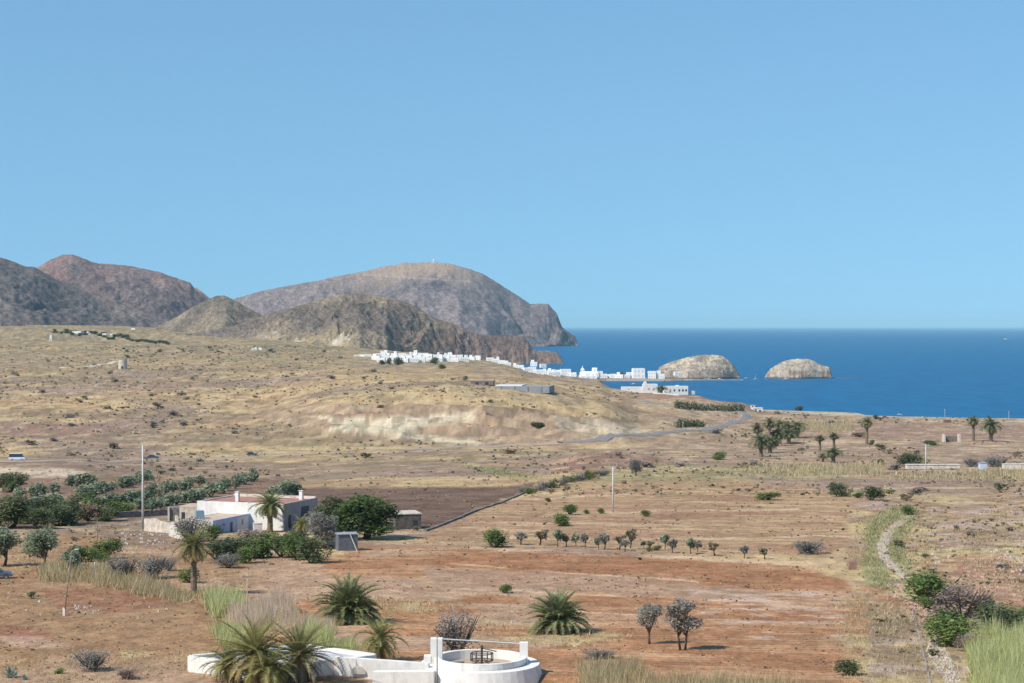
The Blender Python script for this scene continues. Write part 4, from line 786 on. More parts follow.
# ================================================================ vehicles
def car(px, row, paint, label, rz=0, L=4.3, Hh=1.45, van=False, y=None, name="parked_car"):
    X, Y, Z = ground(px, row) if y is None else ((px - CX) / F * y, y, gz((px - CX) / F * y, y))
    root = empty(name, (X, Y, Z + .45 * (y is None and row < 470)), math.radians(rz), label, "van" if van else "car"); w = 1.75; h1 = .85 if not van else 1.0
    prof = [(-L / 2, .30), (-L / 2, .72), (-L / 2 + .12, h1), (-L * .20 - .2, h1 + .03), (L * .16 + .6, h1 - .02), (L / 2 - .15, h1 - .18), (L / 2, .55), (L / 2, .30)] if not van else [(-L / 2, .3), (-L / 2, 1.0), (L / 2 - .5, 1.0), (L / 2, .75), (L / 2, .3)]
    def ext(pr, hw, hw2, mb):
        k = len(pr); zs = [q[1] for q in pr]; zm = max(zs)
        mb.add([(q[0], -(hw if q[1] < zm - .05 else hw2), q[1]) for q in pr] + [(q[0], (hw if q[1] < zm - .05 else hw2), q[1]) for q in pr], [tuple(range(k))[::-1], tuple(range(k, 2 * k))] + [(i, (i + 1) % k, k + (i + 1) % k, k + i) for i in range(k)])
    mb = MB(); ext(prof, w / 2, w / 2 - .03, mb); mb.build("body", paint, root)
    gp = [(-L * .40, h1 + .02), (-L * .31, Hh - .06), (L * .05, Hh - .06), (L * .20, h1 + .02)] if not van else [(-L * .49, 1.0), (-L * .47, Hh - .08), (L * .28, Hh - .08), (L * .40, 1.0)]
    mb = MB(); ext(gp, w / 2 - .09, w / 2 - .22, mb); mb.build("window_band", GLASS, root)
    rp_ = [(gp[1][0] - .04, Hh - .07), (gp[1][0] + .1, Hh), (gp[2][0] - .1, Hh), (gp[2][0] + .04, Hh - .07)]; mb = MB(); ext(rp_, w / 2 - .17, w / 2 - .24, mb); mb.build("roof", paint, root)
    for x in (-L * .30, L * .31):
        for s in (-1, 1):
            wh = empty("wheel", (x, s * (w / 2 - .1), .31)); wh.parent = root
            mb = MB(); mb.lathe([(.2, -.1), (.31, -.1), (.31, .1), (.2, .1)], 16); t_ = mb.build("tyre", TYRE, wh); t_.rotation_euler = (math.pi / 2, 0, 0)
            mb = MB(); mb.lathe([(0, -.07), (.2, -.09), (.2, .09), (0, .07)], 12); t_ = mb.build("rim", CHROME, wh); t_.rotation_euler = (math.pi / 2, 0, 0)
    for s in (-1, 1): mb = MB(); mb.box((L / 2 - .02, s * .6, .55), (.08, .3, .14)); mb.build("headlight", HLAMP, root)
    return root
def cpaint(n, c): return mat(n, c, rough=.3, var=.03, spec=.5)
car(17, 461.3, cpaint("pale_blue_paint", (.62, .70, .80)), "pale blue and white van driving above the pale earth bank", 2, 5.6, 2.3, True, name="delivery_van")
car(153, 459.6, cpaint("navy_paint", (.03, .05, .10)), "dark navy car on the road behind the tall concrete pole", 2, 4.6)
car(252, 456.6, cpaint("slate_paint", (.035, .045, .07)), "dark slate car on the road above the farmhouse", 2, 4.4)
car(-4, 578.5, cpaint("blue_grey_paint", (.08, .10, .14)), "blue-grey car parked in shade under olive at frame edge", 10, 3.9)
car(885.5, 418.8, cpaint("red_paint", (.45, .03, .03)), "bright red car parked at the edge of the beach", 0, 4.6)
car(900, 416.2, cpaint("white_paint", (.8, .8, .8)), "white car parked beside the beach near the red car", 0, 3.9)
# ================================================================ village houses
VSH = mat("pale_shutter", (.58, .60, .63), rough=.7, var=.1)
def proto_house(key, W, D, H, wins, up=None, mt=FARW, doorx=None, stair=None):
    root = empty("white_house", (0, 0, 0)); mb = MB(); mb.box((0, 0, -1.2), (W, D, H + 1.2)); mb.build("wall", mt, root)
    mb = MB()
    for s in (-1, 1): mb.box((0, s * (D / 2 - .1), H), (W, .2, .45)); mb.box((s * (W / 2 - .1), 0, H), (.2, D - .4, .45))
    mb.build("parapet", mt, root)
    if up: mb = MB(); mb.box((up[0], up[1], H + .02), (up[2], up[3], up[4])); mb.build("upper_room", mt, root); mb = MB(); mb.box((up[0], up[1] - up[3] / 2 - .03, H + .5), (1.0, .06, 1.2)); mb.build("window", VSH, root)
    for (x, z, w_, h_) in wins: mb = MB(); mb.box((x, -D / 2 - .02, z), (w_, .08, h_)); mb.build("window", VSH, root)
    if doorx is not None: mb = MB(); mb.box((doorx, -D / 2 - .02, 0), (1.0, .08, 2.1)); mb.build("door", VSH, root)
    mb = MB(); mb.box((W / 2 + .02, 0, 1.0), (.08, 1.2, 1.1)); mb.build("window", VSH, root)
    PROTO[key] = [root, True]; SZ[key] = (W, H); return root
proto_house("h1", 9, 8, 3.4, [(-2.6, 1.2, 1.2, 1.2), (2.6, 1.2, 1.2, 1.2)], doorx=0)
proto_house("h2", 10, 8, 3.4, [(-3, 1.1, 1.4, 1.3), (.6, 1.1, 1.0, 1.2)], up=(-2, 1, 4.5, 5, 2.8), doorx=3)
proto_house("h3", 11, 9, 6.3, [(-3.4, 1.2, 1.2, 1.3), (0, 1.2, 1.2, 1.3), (-3.4, 4.2, 1.2, 1.3), (0, 4.2, 1.2, 1.3), (3.4, 4.2, 1.2, 1.3)], doorx=3.4)
proto_house("h4", 12, 8, 3.2, [(-4.2, .3, 1.8, 2.2), (-1.4, .3, 1.8, 2.2), (1.4, .3, 1.8, 2.2), (4.2, .3, 1.8, 2.2)], up=(3, 1, 4, 5, 2.6))
for k_ in ("h1", "h2", "h3", "h4"): reg(PROTO[k_][0])
def vh(key, px, row, wpx, hpx, label, group=None, rz=None, y=None, name=None):
    src, fresh = PROTO[key]; X, Y, Z = ground(px, row, 1300) if y is None else ((px - CX) / F * y, y, gz((px - CX) / F * y, y))
    o = src if fresh else copy_tree(src); PROTO[key][1] = False; w0, h0 = SZ[key]; s = Y / F
    o.location = (X, Y + 3, max(Z, 1.5)); o.scale = (wpx * s / w0, wpx * s / w0, hpx * s / h0); o.rotation_euler = (0, 0, math.radians(random.uniform(-14, 14) if rz is None else rz)); tag(o, label, "house", group)
    if name: o.name = name
    return o
rr = random.Random(5)
for row_, x0, x1, lab in ((362.2, 377, 424, "lower"), (359.6, 372, 424, "middle"), (357.4, 376, 422, "upper")):
    x = x0
    while x < x1:
        w_ = rr.uniform(6.5, 9); vh(rr.choice(["h1", "h2", "h1", "h4"]), x + w_ / 2, row_ + rr.uniform(-.25, .25), w_, rr.uniform(3.0, 4.0), "white cube house in the %s tier of terraces below the hill" % lab, "white houses in the %s terrace tier" % lab); x += w_ + rr.uniform(-.4, .8)
for k, x in enumerate((357, 362.5, 368)): vh("h1", x, 360.6, 6, 1.3 + .5 * k, "very low white house tapering off the terrace end", "low white houses at the terrace end", y=2080)
for row_, x0, x1, lab in ((361.5, 426, 461, "lower"), (358.8, 424, 461, "upper")):
    x = x0
    while x < x1:
        w_ = rr.uniform(6.5, 9); vh(rr.choice(["h1", "h2", "h1", "h4"]), x + w_ / 2, row_ + rr.uniform(-.25, .25), w_, rr.uniform(3.0, 4.0), "white cube house in the %s tier under the dark cliff" % lab, "white houses in the %s tier under the cliff" % lab); x += w_ + rr.uniform(-.4, .8)
for (k, x, r_, w_, h_) in (("h2",472,359.8,6,2.6),("h3",478,360,6,4),("h1",484,360,6,3),("h1",490,361,7,3),("h4",496,362.4,7,3.2),("h1",502,363.8,7,3),("h2",508,365.2,6,2.4)):
    vh(k, x, r_, w_, h_, "%s white house in the row stepping down the slope towards village" % "first second third fourth fifth sixth last".split()[int((x - 472) // 6)], "white houses stepping down the slope")
for (k, x, r_, w_, h_) in (("h2",516,367.5,6,2.4),("h1",521,368.6,6,3),("h1",527,371.5,7,3.4),("h3",532,372.5,8,5),("h2",534,369.8,7,3),("h1",540,373.8,8,3.6),("h2",546,374.2,7,3),("h1",543,371.2,6,2.6),("h4",552,375.6,8,3.4),("h2",551,372.5,7,2.2),("h1",557,376,6,4),("h1",559,373.4,6,3)):
    vh(k, x, r_, w_, h_, "%s white house going down the slope behind the fishing village" % "first second third fourth fifth sixth seventh eighth ninth tenth eleventh twelfth".split()[int((x - 514) // 4) if x < 560 else 11], "white houses on the slope behind the village")
V = 2290
vh("h3", 565.5, 377, 10, 6.0, "two-storey white house with a dark side beside the church", y=V, rz=6); vh("h1", 573.5, 377.5, 6, 3.6, "squat white house between two-storey house and church", y=V - 6)
vh("h4", 591, 376.5, 15, 5.4, "long white building with dark arcade windows beside the church tower", y=V, rz=0); vh("h1", 588, 378, 18, 1.9, "long low white annexe beneath the arcade building", y=V - 12, rz=0)
vh("h2", 602.5, 377, 9, 3.8, "white house with stepped roof behind the dark quay", y=V); vh("h1", 609, 376.5, 6, 3.2, "small white house with shaded end near dark palm", y=V + 8)
vh("h1", 613, 378, 6, 3.6, "cream house at the waterfront before the dark palm", y=V - 4); vh("h2", 620, 378, 7, 3.2, "white waterfront house under the dark palm", y=V - 6); vh("h1", 627.5, 377.8, 5, 3.2, "small green-shaded white house at the quay", y=V)
vh("h1", 630, 376.6, 6, 5.2, "white stepped house leaning on the big white block", y=V + 2); vh("h3", 638.5, 376.6, 12, 9.2, "tallest white apartment block in the fishing village", y=V + 4, rz=4)
vh("h3", 652, 376.6, 8, 7.0, "white block with pale front next to the tallest block", y=V + 4, rz=0); vh("h2", 660.5, 376, 8, 4.4, "white house with sloping side touching the rocky islet", y=V + 6); vh("h1", 676.5, 372.4, 4.5, 2.6, "tiny white hut on the shore of the larger islet", y=2342).location.z = 5.5
# church with tower
X = (583 - CX) / F * V; ch = empty("church", (X, V, 2.5), 0, "white church tower with pointed spire over the village roofs", "church")
MB().box((0, 0, -1), (8.0, 8, 8.2)).build("nave", FARW, ch); tw = MB().box((-.6, 0, 7.2), (4.4, 4.4, 4.0)).build("tower", FARW, ch); MB().box((-.6, 0, 11.2), (3.0, 3.0, 1.6), 0, .3).build("dome", FARW, ch); MB().tube([(-.6, 0, 12.6), (-.6, 0, 15.4)], [.55, .12], 8).build("spire", FARW, ch)
for x in (-1.5, .3): MB().box((x, -2.23, 8.2), (.8, .08, 1.8)).build("belfry_opening", SHUT, ch)
MB().box((0, -4.03, 0), (1.4, .08, 2.6)).build("door", WDARK, ch)
# quay
m_ = MB(); wall_seg(m_, ((607 - CX) / F * 2266, 2266), ((664 - CX) / F * 2266, 2266), -1, 2.8, 2.2, 6); tag(m_.build("quay_wall", STONEL), "pale stone quay wall along the village waterfront", "quay")
# ================================================================ villa on the low cliff
VY = 1600; vx = lambda p: (p - CX) / F * VY; VG = 65 - (393 - EYE) * VY / F
villa = empty("villa", (vx(656), VY, VG), 0, "sprawling white seaside villa with small corner tower and arcade windows", "villa")
def VB(name, p0, p1, r0, r1, d, m, y=0, depth_off=0): 
    x0, x1 = vx(p0), vx(p1); z0 = 65 - (r0 - EYE) * (VY + y) / F; z1 = 65 - (r1 - EYE) * (VY + y) / F
    mb = MB(); mb.box(((x0 + x1) / 2 - vx(656), y + d / 2, z1 - VG), (x1 - x0, d, z0 - z1)); return mb.build(name, m, villa)
VB("low_wing", 621.5, 643, 386.9, 393.5, 8, WHITE); VB("main_block", 643.1, 657.5, 384.2, 394, 12, WHITE, -2); VB("tower", 643.3, 646.6, 382.2, 384.25, 3, WHITE, -1.6); VB("tower_cap", 643.9, 646.0, 381.3, 382.25, 2, WHITE, -1.2)
VB("middle_wing", 657.6, 664, 387, 394, 9, WHITE, 1); VB("sea_wing", 664.1, 688, 386.3, 395, 11, WHITE, -2); VB("side_terrace", 688.1, 695, 391.2, 394.5, 8, WHITE2); VB("roof_room", 676, 679, 385.2, 386.35, 4, WHITE, 1)
for (a, b_) in ((673.5, 675), (678.3, 680), (681.8, 683.6), (685, 686.8)): VB("window", a, b_, 389.3, 391.4, .1, WDARK, -2.08)
VB("door", 669.4, 670.8, 389.4, 392.3, .1, RUSTM, -2.08); VB("window", 648, 649.6, 388, 389.8, .1, SHUT, -2.08); VB("window", 652.5, 654, 388.2, 390.4, .1, SHUT, -2.08); VB("window", 628, 629.2, 388.8, 390, .1, SHUT, -.08)
m_ = MB(); wall_seg(m_, (vx(652), VY - 14), (vx(677), VY - 22), VG - 3, VG + .9, VG - .2, .6); tag(m_.build("garden_wall", WHITE), "long white garden wall below the seaside villa", "wall")
r = thing_box("beach_house", 757.5, 411.5, 7.5, 6, 2.6, 6, WHITE, "low white house with bright roof at the tip of the bluff", "house", roof_door(WHITE, ((-1.5, 1.0, 1.9), (1.6, 1.4, 1.0)))); 
thing_box("beach_cabin", 753, 408.2, 3.6, 3.4, 2.0, -8, WHITE2, "small cream cabin behind the low beach house on bluff", "cabin", roof_door(STONEL, ((0, .9, 1.7),)))
# far left hamlet, windmill, towers
mill = empty("windmill_tower", (*ground(122.8, 368.6)[:2], ground(122.8, 368.6)[2]), 0, "stubby pale round windmill tower on the scrub slope", "windmill"); MB().lathe([(4.0, -1), (3.5, 7.4), (3.2, 7.5)], 24).build("drum_wall", STONEL, mill); MB().lathe([(3.3, 7.5), (2.6, 8.0), (0, 8.2)], 24).build("roof", STONE, mill); MB().box((0, -3.9, 0), (1.2, .5, 2.2)).build("door", WDARK, mill)
x_, y_, z_ = ground(51, 340.5); twr = empty("white_tower", (x_, y_, z_), 0, "white square tower standing alone beside the hamlet trees", "tower"); twr.scale = (.7, .7, .75); MB().box((0, 0, -1), (4.6, 4.6, 9), 0, .85).build("shaft", WHITE, twr); MB().box((0, 0, 8), (2.8, 2.8, 2.2)).build("lantern_room", WHITE, twr); MB().box((0, -2.3, .1), (1.2, .2, 2)).build("door", WDARK, twr)
for (k, x, r_, w_, h_, lab) in (("h1",77,333.8,9,2.2,"long white house above the dark hamlet trees"),("h2",88,334.8,4,1.8,"small white house in the middle of the hamlet trees"),("h1",104,335.6,4,2,"cream house among dark hamlet trees near their end"),("h1",111.5,336.4,3,2.4,"small bright white house at the end of the hamlet"),("h1",133,329.8,4,1.4,"tiny white house alone on the hillside above hamlet"),("h1",132,340.4,3,1.4,"tiny white shed below the hamlet trees"),("h4",254,350.4,5,1.8,"tiny white farm at the foot of the conical hill"),("h1",260,350.2,3,2.2,"tiny white cube beside the farm below conical hill")):
    X, Y, Z = ground(x, r_, 1500); vh(k, x, r_, w_, h_, lab, y=Y)
twh = empty("radar_station", ((434 - CX) / F * 6300, 6300, 271.5), 0, "tiny pale radar station on the summit of far headland", "radar station"); MB().box((0, 0, -2), (14, 10, 7)).build("base_block", CONC, twh); MB().lathe([(2.5, 5), (4.0, 8), (3.6, 11), (0, 13)], 16).build("dome", WHITE, twh)
# greenhouses, sheds
gh = empty("greenhouse", ground(523, 391), math.radians(-8), "large grey netted greenhouse with pale roof edge behind the hump", "greenhouse")
MB().box((0, 6, -1), (33, 26, 4.0)).build("netting", NET, gh); MB().box((-8, 7, 3.0), (16, 24, .6), 0, (.98, .8)).build("pale_roof", CONC, gh)
for x in (-12, -4, 4, 12): MB().box((x, -7.1, -.5), (.3, .2, 3.6)).build("post", STONE, gh)
thing_box("long_shed", 482.5, 385, 14, 7, 2.4, -6, STONE, "long dark low shed beside the grey greenhouse", "shed", roof_door(RUSTM, ((-3, 2.2, 1.8), (3, 2.2, 1.8))))
thing_box("white_greenhouse", 934, 468.8, 16.5, 3, 1.2, 0, WHITE2, "long low white greenhouse behind the crossarm pole", "greenhouse", flat_roof(WHITE2, .15, .1), y=ground(934, 468.8)[1])
thing_box("pump_shed", 984, 469.5, 2.2, 2.4, 1.9, 0, mat("pale_blue_sheet", (.48, .56, .66), var=.1), "pale blue pump shed between two grey bushes", "shed", flat_roof(GREYM))
thing_box("white_greenhouse", 1021, 469.3, 10, 3, 1.5, 0, WHITE2, "white slatted greenhouse end by the widest grey bush", "greenhouse", lambda r, w, d, h: [flat_roof(WHITE2, .1, .1)(r, w, d, h)] + [MB().box((x, -d / 2 - .03, 0), (.12, .08, h)).build("post", CONC, r) for x in (-4, -2, 0, 2, 4)])
rx = empty("ruined_house", ground(951.5, 442), .1, "small roofless ruin with two pale gable ends in the brown field", "ruin")
for s in (-1, 1): MB().box((s * 3.6, 0, -.3), (.7, 4, 4.0), 0, (1, .6)).build("gable_wall", STONEL, rx)
MB().box((0, 1.6, -.3), (6.5, .5, 2.8)).build("rear_wall", STONE, rx)
thing_box("beach_hut", 948, 422.8, 4.2, 3, 1.7, 0, mat("brown_boards", (.22, .12, .09), var=.2), "small brown hut on the flat ground before the beach", "hut", flat_roof(RUSTM))
def panel(name, px, row, w, h, rz, m, label, cat):
    X, Y, Z = ground(px, row); r = empty(name, (X, Y, Z), math.radians(rz), label, cat); MB().box((0, 0, 0), (w, .06, h)).build("sheet", m, r)
    for s in (-1, 1): MB().box((s * (w / 2 - .05), .06, -.3), (.08, .06, h + .3)).build("stake", WOODP, r)
panel("rusty_panel", 853, 570, 1.1, 1.1, 8, RUSTM, "upright rusty red sheet at the edge of red field", "metal sheet")
panel("rusty_panel", 960.5, 573, .7, 1.3, -30, RUSTM, "narrow rusty red sheet standing on the pink rubble bank", "metal sheet")
# ================================================================ boats
def boat(px, L, label, mast=False, cabin=True, rz=0, Y=2352, paint=None):
    r = empty("motor_boat" if not mast else "sailing_boat", ((px - CX) / F * Y, Y, 0), math.radians(rz), label, "boat"); n_ = 10; v = []; f = []
    for i in range(n_ + 1):
        u = i / n_; b_ = L * .17 * (1 - max(0, u - .45) ** 2 / .3025) ** 1 * (.85 if u < .05 else 1); x = L * (u - .5); k = .12 * L * (u ** 2) * .35
        v += [(x, -b_, .09 * L + k), (x * .94, -b_ * .6, -.2), (x * .94, b_ * .6, -.2), (x, b_, .09 * L + k)]
        if i: q = 4 * (i - 1); f += [(q + j, q + j + 1, q + j + 5, q + j + 4) for j in range(3)] + [(q + 3, q, q + 4, q + 7)]
    f += [(3, 2, 1, 0), (4 * n_, 4 * n_ + 1, 4 * n_ + 2, 4 * n_ + 3)]; MB().add(v, f).build("hull", paint or WHITE, r)
    if cabin: MB().box((-.05 * L, 0, .085 * L), (L * .36, L * .2, L * .13), 0, .8).build("cabin", WHITE, r); MB().box((-.05 * L, -L * .098, .12 * L), (L * .26, .06, L * .04)).build("window", WDARK, r)
    if mast: MB().tube([(0, 0, .05 * L), (0, 0, L * 1.0)], .09, 6).build("mast", WHITE, r)
boat(634, 7.5, "white motor boat moored beside the village quay", rz=5, Y=2130); boat(638, 3.6, "small dark boat touching the white boat by quay", cabin=False, rz=-20, Y=2150, paint=SHUT); boat(687.5, 3.8, "tiny white dinghy alone between quay and larger islet", Y=2300)
boat(709, 6.5, "white boat with a mast in front of the larger islet", mast=True, rz=8, Y=2340); boat(705, 4.6, "small white boat tucked close against the larger islet", Y=2350); boat(719.7, 8.5, "biggest white motor boat off the end of larger islet", rz=-6, Y=2318); boat(736.7, 4.2, "small pale dinghy lying closer to shore between islets", cabin=False, Y=2290)
boat(746.5, 6.2, "white motor boat in the channel between both islets", rz=15, Y=2375); boat(755.6, 6.0, "sailing boat with bare mast in channel between islets", mast=True, Y=2330); boat(766.6, 3.6, "tiny boat beside the near end of the smaller islet", cabin=False, Y=2320); boat(786.5, 9.0, "large white motor boat lying before the smaller islet", rz=4, Y=2320)
boat(1006, 30, "distant white ship far out on the open sea", Y=9000).__class__
# ================================================================ plants placed one by one
_t = "twentieth twenty-first twenty-second twenty-third twenty-fourth".split()
WORDN = "first second third fourth fifth sixth seventh eighth ninth tenth eleventh twelfth thirteenth fourteenth fifteenth sixteenth seventeenth eighteenth nineteenth".split() + _t
put("palmA", 193.5, 595.5, 37, 65, "tall shaggy palm on a bare trunk alone in red earth", "palm tree")
put("palmF", 255, 690, 80, 62, "big spiky palm with upright fronds before white reservoir", "palm tree", y=144.5)
put("palmG", 300, 690, 62, 55, "spiky palm with hanging grey dead fronds before white reservoir", "palm tree", y=145.5)
put("bush3", 228, 692, 48, 34, "low yellowish young palm beside the big spiky palm", "palm", name="young_palm", y=145.0)
put("bush3", 268, 700, 52, 34, "low bright young palm crowded under the two spiky palms", "palm", name="young_palm", y=142.6)
put("bush1", 349, 623, 58, 40, "broad bushy trunkless palm with pale fanning stems in red field", "palm")
put("bush2", 558, 633, 54, 38, "dark rounded trunkless palm in the field beyond the well", "palm")
put("bush3", 379, 662, 42, 42, "yellow-green young palm beside the end of the reservoir", "palm", name="young_palm")
put("palmB", 270, 532, 34, 38, "full green palm growing against the farmhouse corner", "palm tree")
put("bush3", 301, 535, 16, 18, "small pale palm beside the farmhouse porch", "palm", name="young_palm")
OL = "olive_tree"
put("olive1", 651, 644.5, 22, 39, "smaller of two grey olive trees on bare red field", "olive tree")
put("olive2", 683, 650.5, 25, 48, "larger grey olive tree of the pair on bare red field", "olive tree")
put("olive3", 44, 567.5, 25, 37, "dark olive tree with shadow at its foot behind straw reeds", "olive tree")
put("olive3", 4, 566, 30, 35, "dark olive tree cut by the frame above parked car", "olive tree")
put("olive3", 70, 574, 17, 22, "small bluish olive beside the leaning pole", "olive tree")
put("greytree", 323, 549, 30, 35, "grey feathery tree beside the white box and dark hut", "tree")
put("greytree", 635.5, 476, 11, 16, "pale ghostly leafless tree behind the V-headed pole", "tree")
put("pine1", 366, 539, 54, 40, "large bright green pine tree behind the dark hut", "pine tree")
put("pine2", 336, 531, 34, 32, "dark pine tree between farmhouse porch and green pine", "pine tree")
put("darktree", 10, 528, 38, 31, "big dark broadleaf tree at the thicket edge by orchard", "tree")
put("darktree", 38, 529, 26, 20, "smaller dark tree leaning on the big dark thicket tree", "tree")
put("darktree", 9, 492, 28, 18, "olive-brown tree behind the thicket by the pale bank", "tree")
for (k, x, r_, w_, h_, lab, nm) in (
 ("green0",105,559,25,18,"bright green bush beside the small white post",None),("green1",80,562,26,15,"mid green bush beside the small bluish olive",None),("green2",102,562.5,13,9,"little green bush in front of the bright green bush",None),
 ("brown0",114.5,545,9,7,"small brown bush behind the bright green bush",None),("grey0",124,579,28,22,"grey dry shrub behind straw reeds before the lone palm",None),("grey1",152,578.5,30,20,"wide grey dry shrub next to the lone palm",None),("grey0",168,571,15,13,"small grey shrub behind the wide grey one",None),
 ("green1",189,583,18,14,"yellow-green bush at the foot of the tall shaggy palm",None),("dark0",57,526,30,20,"dark thicket bush beside the smaller dark tree",None),("dark1",73,524,30,20,"dark olive thicket bush in the middle of the thicket row",None),("brown0",87,521,26,18,"brownish bush in the thicket row before the orchard",None),
 ("dark0",108,521,22,13,"last dark thicket bush near the stone yard wall",None),("green2",94,512,22,14,"greener bush behind the thicket row",None),("dark1",45,516,30,18,"dark tangled bush behind the thicket trees",None),("green1",118,514,24,12,"low loose bush at the orchard end of thicket",None),("dark0",82,507,26,14,"dark bush among the first orchard rows",None),("dark1",330,541,20,16,"dark shrub in the gap before the dark pine",None),("dark0",296,549,24,18,"dark shrub behind the end of farmhouse thicket",None),("green2",268,548,22,15,"leafy shrub under the full green house palm",None),("green0",22,524,20,14,"low bright bush at the foot of dark trees",None),
 ("grey1",191,546,32,26,"large grey shrub behind the shaggy palm crown",None),("dark1",216,560,30,18,"dark green shrub before the shade-tinted annexe wall",None),("green0",212,541,18,16,"yellow-green shrub at the annexe front corner",None),("dark0",235,559,28,20,"dark shrub in the thicket before the shade-tinted annexe",None),
 ("mauve0",250,548,26,18,"reddish brown shrub below the white cube",None),("green2",262,558,28,20,"green shrub in the middle of farmhouse thicket",None),("dark1",281,557,30,20,"dark shrub before the pale yard slabs",None),("grey0",228,568,22,14,"low grey shrub at the near edge of thicket",None),
 ("green1",297,560,30,24,"leafy shrub near the end of farmhouse thicket",None),("dark0",310,563,26,25,"last big dark shrub of the farmhouse thicket",None),("green0",246,563,22,15,"light green shrub low in the farmhouse thicket",None),
 ("grey0",456.5,655,34,42,"tall grey dry bush behind the round well",None),("green0",495,547.5,24,17,"dark green bush standing before the row of saplings",None),("green1",569.5,514.5,15,9.5,"rounder far bush of the green pair in field",None),("green2",562.6,526,17,12,"nearer bush of the green pair in brown field",None),
 ("green0",601,513.5,7,5,"tiny green bush just beside the V-headed pole",None),("green1",645,516.5,9,6,"small dark green bush in field beyond the V-headed pole",None),("green2",587,514,5,4,"tiniest green bush between green pair and pole",None),("green0",548,502,5,4,"tiny bush alone in field above green pair",None),
 ("green1",505,593.5,12.5,8.5,"lone small green bush on the bare red field",None),("green0",768,500,21,7.5,"flat bright green bush on the brown field",None),("dark0",838,496.5,19,13,"dark bush beside the straw verge of middle field",None),("dark1",871.5,500.5,19,13,"darkest round bush beyond the end of field",None),("green1",858,498,10,5,"low green bush touching the darkest round bush",None),
 ("green2",909.5,515,13,9,"bright green bush at the head of gravel path",None),("dark0",910,466,25,12,"dark bush beside the long white greenhouse",None),("grey0",996.5,467,21,11,"widest grey bush beside the slatted greenhouse",None),("grey1",971.6,467,13,8,"grey bush between greenhouse and blue pump shed",None),
 ("green0",930,445,13,4.5,"low green bush behind the crossarm pole head",None),("green1",880.6,464,7,4.5,"small green bush at the end of the reed belt",None),("green2",718.6,460,12,8,"green bush left of the palm group across straw",None),("dark0",876,419.5,6,4.5,"dark beach bush next to the bright red car",None),
 ("dark1",800,411,8,4.5,"dark shore bush at the edge of beach",None),("dark0",811,410.5,9,4,"second dark shore bush near the palm clump",None),("dark0",538,427,14,5,"dark green bush growing in the quarry hollow",None),
 ("green0",930,603,50,28,"large bright green shrub at the top of stream bank",None),("green2",930,609,16,11,"small green shrub under the large bright one",None),("mauve0",962,618,46,30,"grey-violet leafless shrub between green bank shrubs",None),("green1",953,645,52,30,"dark green shrub above the line of pale rubble",None),
 ("mauve0",969,652,22,17,"reddish brown dry shrub at the dark shrub's foot",None),("dark0",996,632,40,26,"dark brownish shrub behind the bright reeds",None),("green1",984,614,20,16,"narrow green shrub behind the grey-violet one",None),("green0",1018,628,34,18,"green shrub running out of the frame above reeds",None),
 ("dark1",849,675,20,14,"lone round dark bush at the corner of red field",None),("grey0",92,671,32,20,"low grey dead bush on bare red earth",None),("mauve0",126,679,20,9,"heap-like dead branches beside the low grey bush",None),("green2",57.5,674,9,5,"tiny green tuft bush beside the blue-green agave",None),
 ("scrub2",32,599,8,7,"tiny dark bush among white stones near leaning pole",None),("green1",649.6,551.5,6,4,"little green bush under the row of saplings",None),("dark0",657.7,550.5,8,4.5,"little dark bush under the row of saplings",None),("grey1",809,554,30,12,"pale grey-blue thorn bush at the end of sapling row",None),
 ("grey0",600,659,30,9,"low grey brush behind the pale reeds",None),("dark0",640,560,4,2.5,"tiny dark tuft on the track below saplings",None),("brown0",860,437,14,5,"dull brown bush beside the single tall palm",None),
):
    put(k, x, r_, w_, h_, lab, "bush" if nm is None else nm)
# row of saplings across the field
SAP = [(521,545,13,14),(539.5,545.5,12,17),(558,547,11,19),(566,546.5,9,14),(576,547,9,15),(585,548,8,16),(599,549.5,9,14),(604.5,550,12,18),(619,550,10,16),(625,551.5,10,14),(630,549,9,22),(644,548.5,7,8),(651,549.5,8,9),(665,549.5,10,17),(672.5,553,10,15),(691,554,12,17),(698,552,8,12),(715,556,10,15),(744.5,558.5,10,14),(765,559.5,10,13)]
ORD = "first second third fourth fifth sixth seventh eighth ninth tenth eleventh twelfth thirteenth fourteenth fifteenth sixteenth seventeenth eighteenth nineteenth last".split()
for i, (x, r_, w_, h_) in enumerate(SAP): put(["sapling1", "sapling2", "sapling3"][(i * 7 + i // 3) % 3], x, r_, w_ * .85, h_ * .88, "%s small tree along the field track, counting from the dark green bush" % ORD[i], "small tree", "small trees along the field track")
# distant palms
for (k, x, r_, w_, h_, lab) in (("far1",757.5,449,13,26,"leftmost tall palm of the dense grove near the coast"),("far1",769.5,446,14,28,"tallest palm in the dense grove near the coast"),("far1",780,444,12,24,"palm in the grove's middle with pale dry skirt"),("far2",787,438,13,16,"squat palm at the back of coastal grove"),("far2",797,438,18,17,"wide full palm at the seaward end of grove"),
  ("far2",761,457,20,23,"bushy palm standing nearest in the coastal grove"),("far2",775.5,446,15,15,"low bushy palm at the foot of tallest palm"),("far2",770,453,22,17,"low shaggy palm filling the coastal grove front"),("far2",777,446,22,17,"bushy palm wedged between grove trunks"),("far2",789,444,20,15,"small shaggy palm at the shaded foot of grove"),("far1",820,451,12,16,"slender palm of the pair beyond the coastal grove"),("far1",834,450.5,13,18,"taller palm of the pair beyond the coastal grove"),("far2",823,462,11,9,"small bushy palm below the slender pair"),("far2",833.5,462.5,19,15,"wide bushy palm below the slender pair"),
  ("far1",867,444.5,13,27,"single tall palm beside dark bush in brown field"),("far1",973.5,441,13,25,"tall palm beside the spreading palm near the beach"),("far2",991,441.5,20,24,"broad spreading palm near the beach end of field")):
    put(k, x, r_, w_, h_, lab, "palm tree")
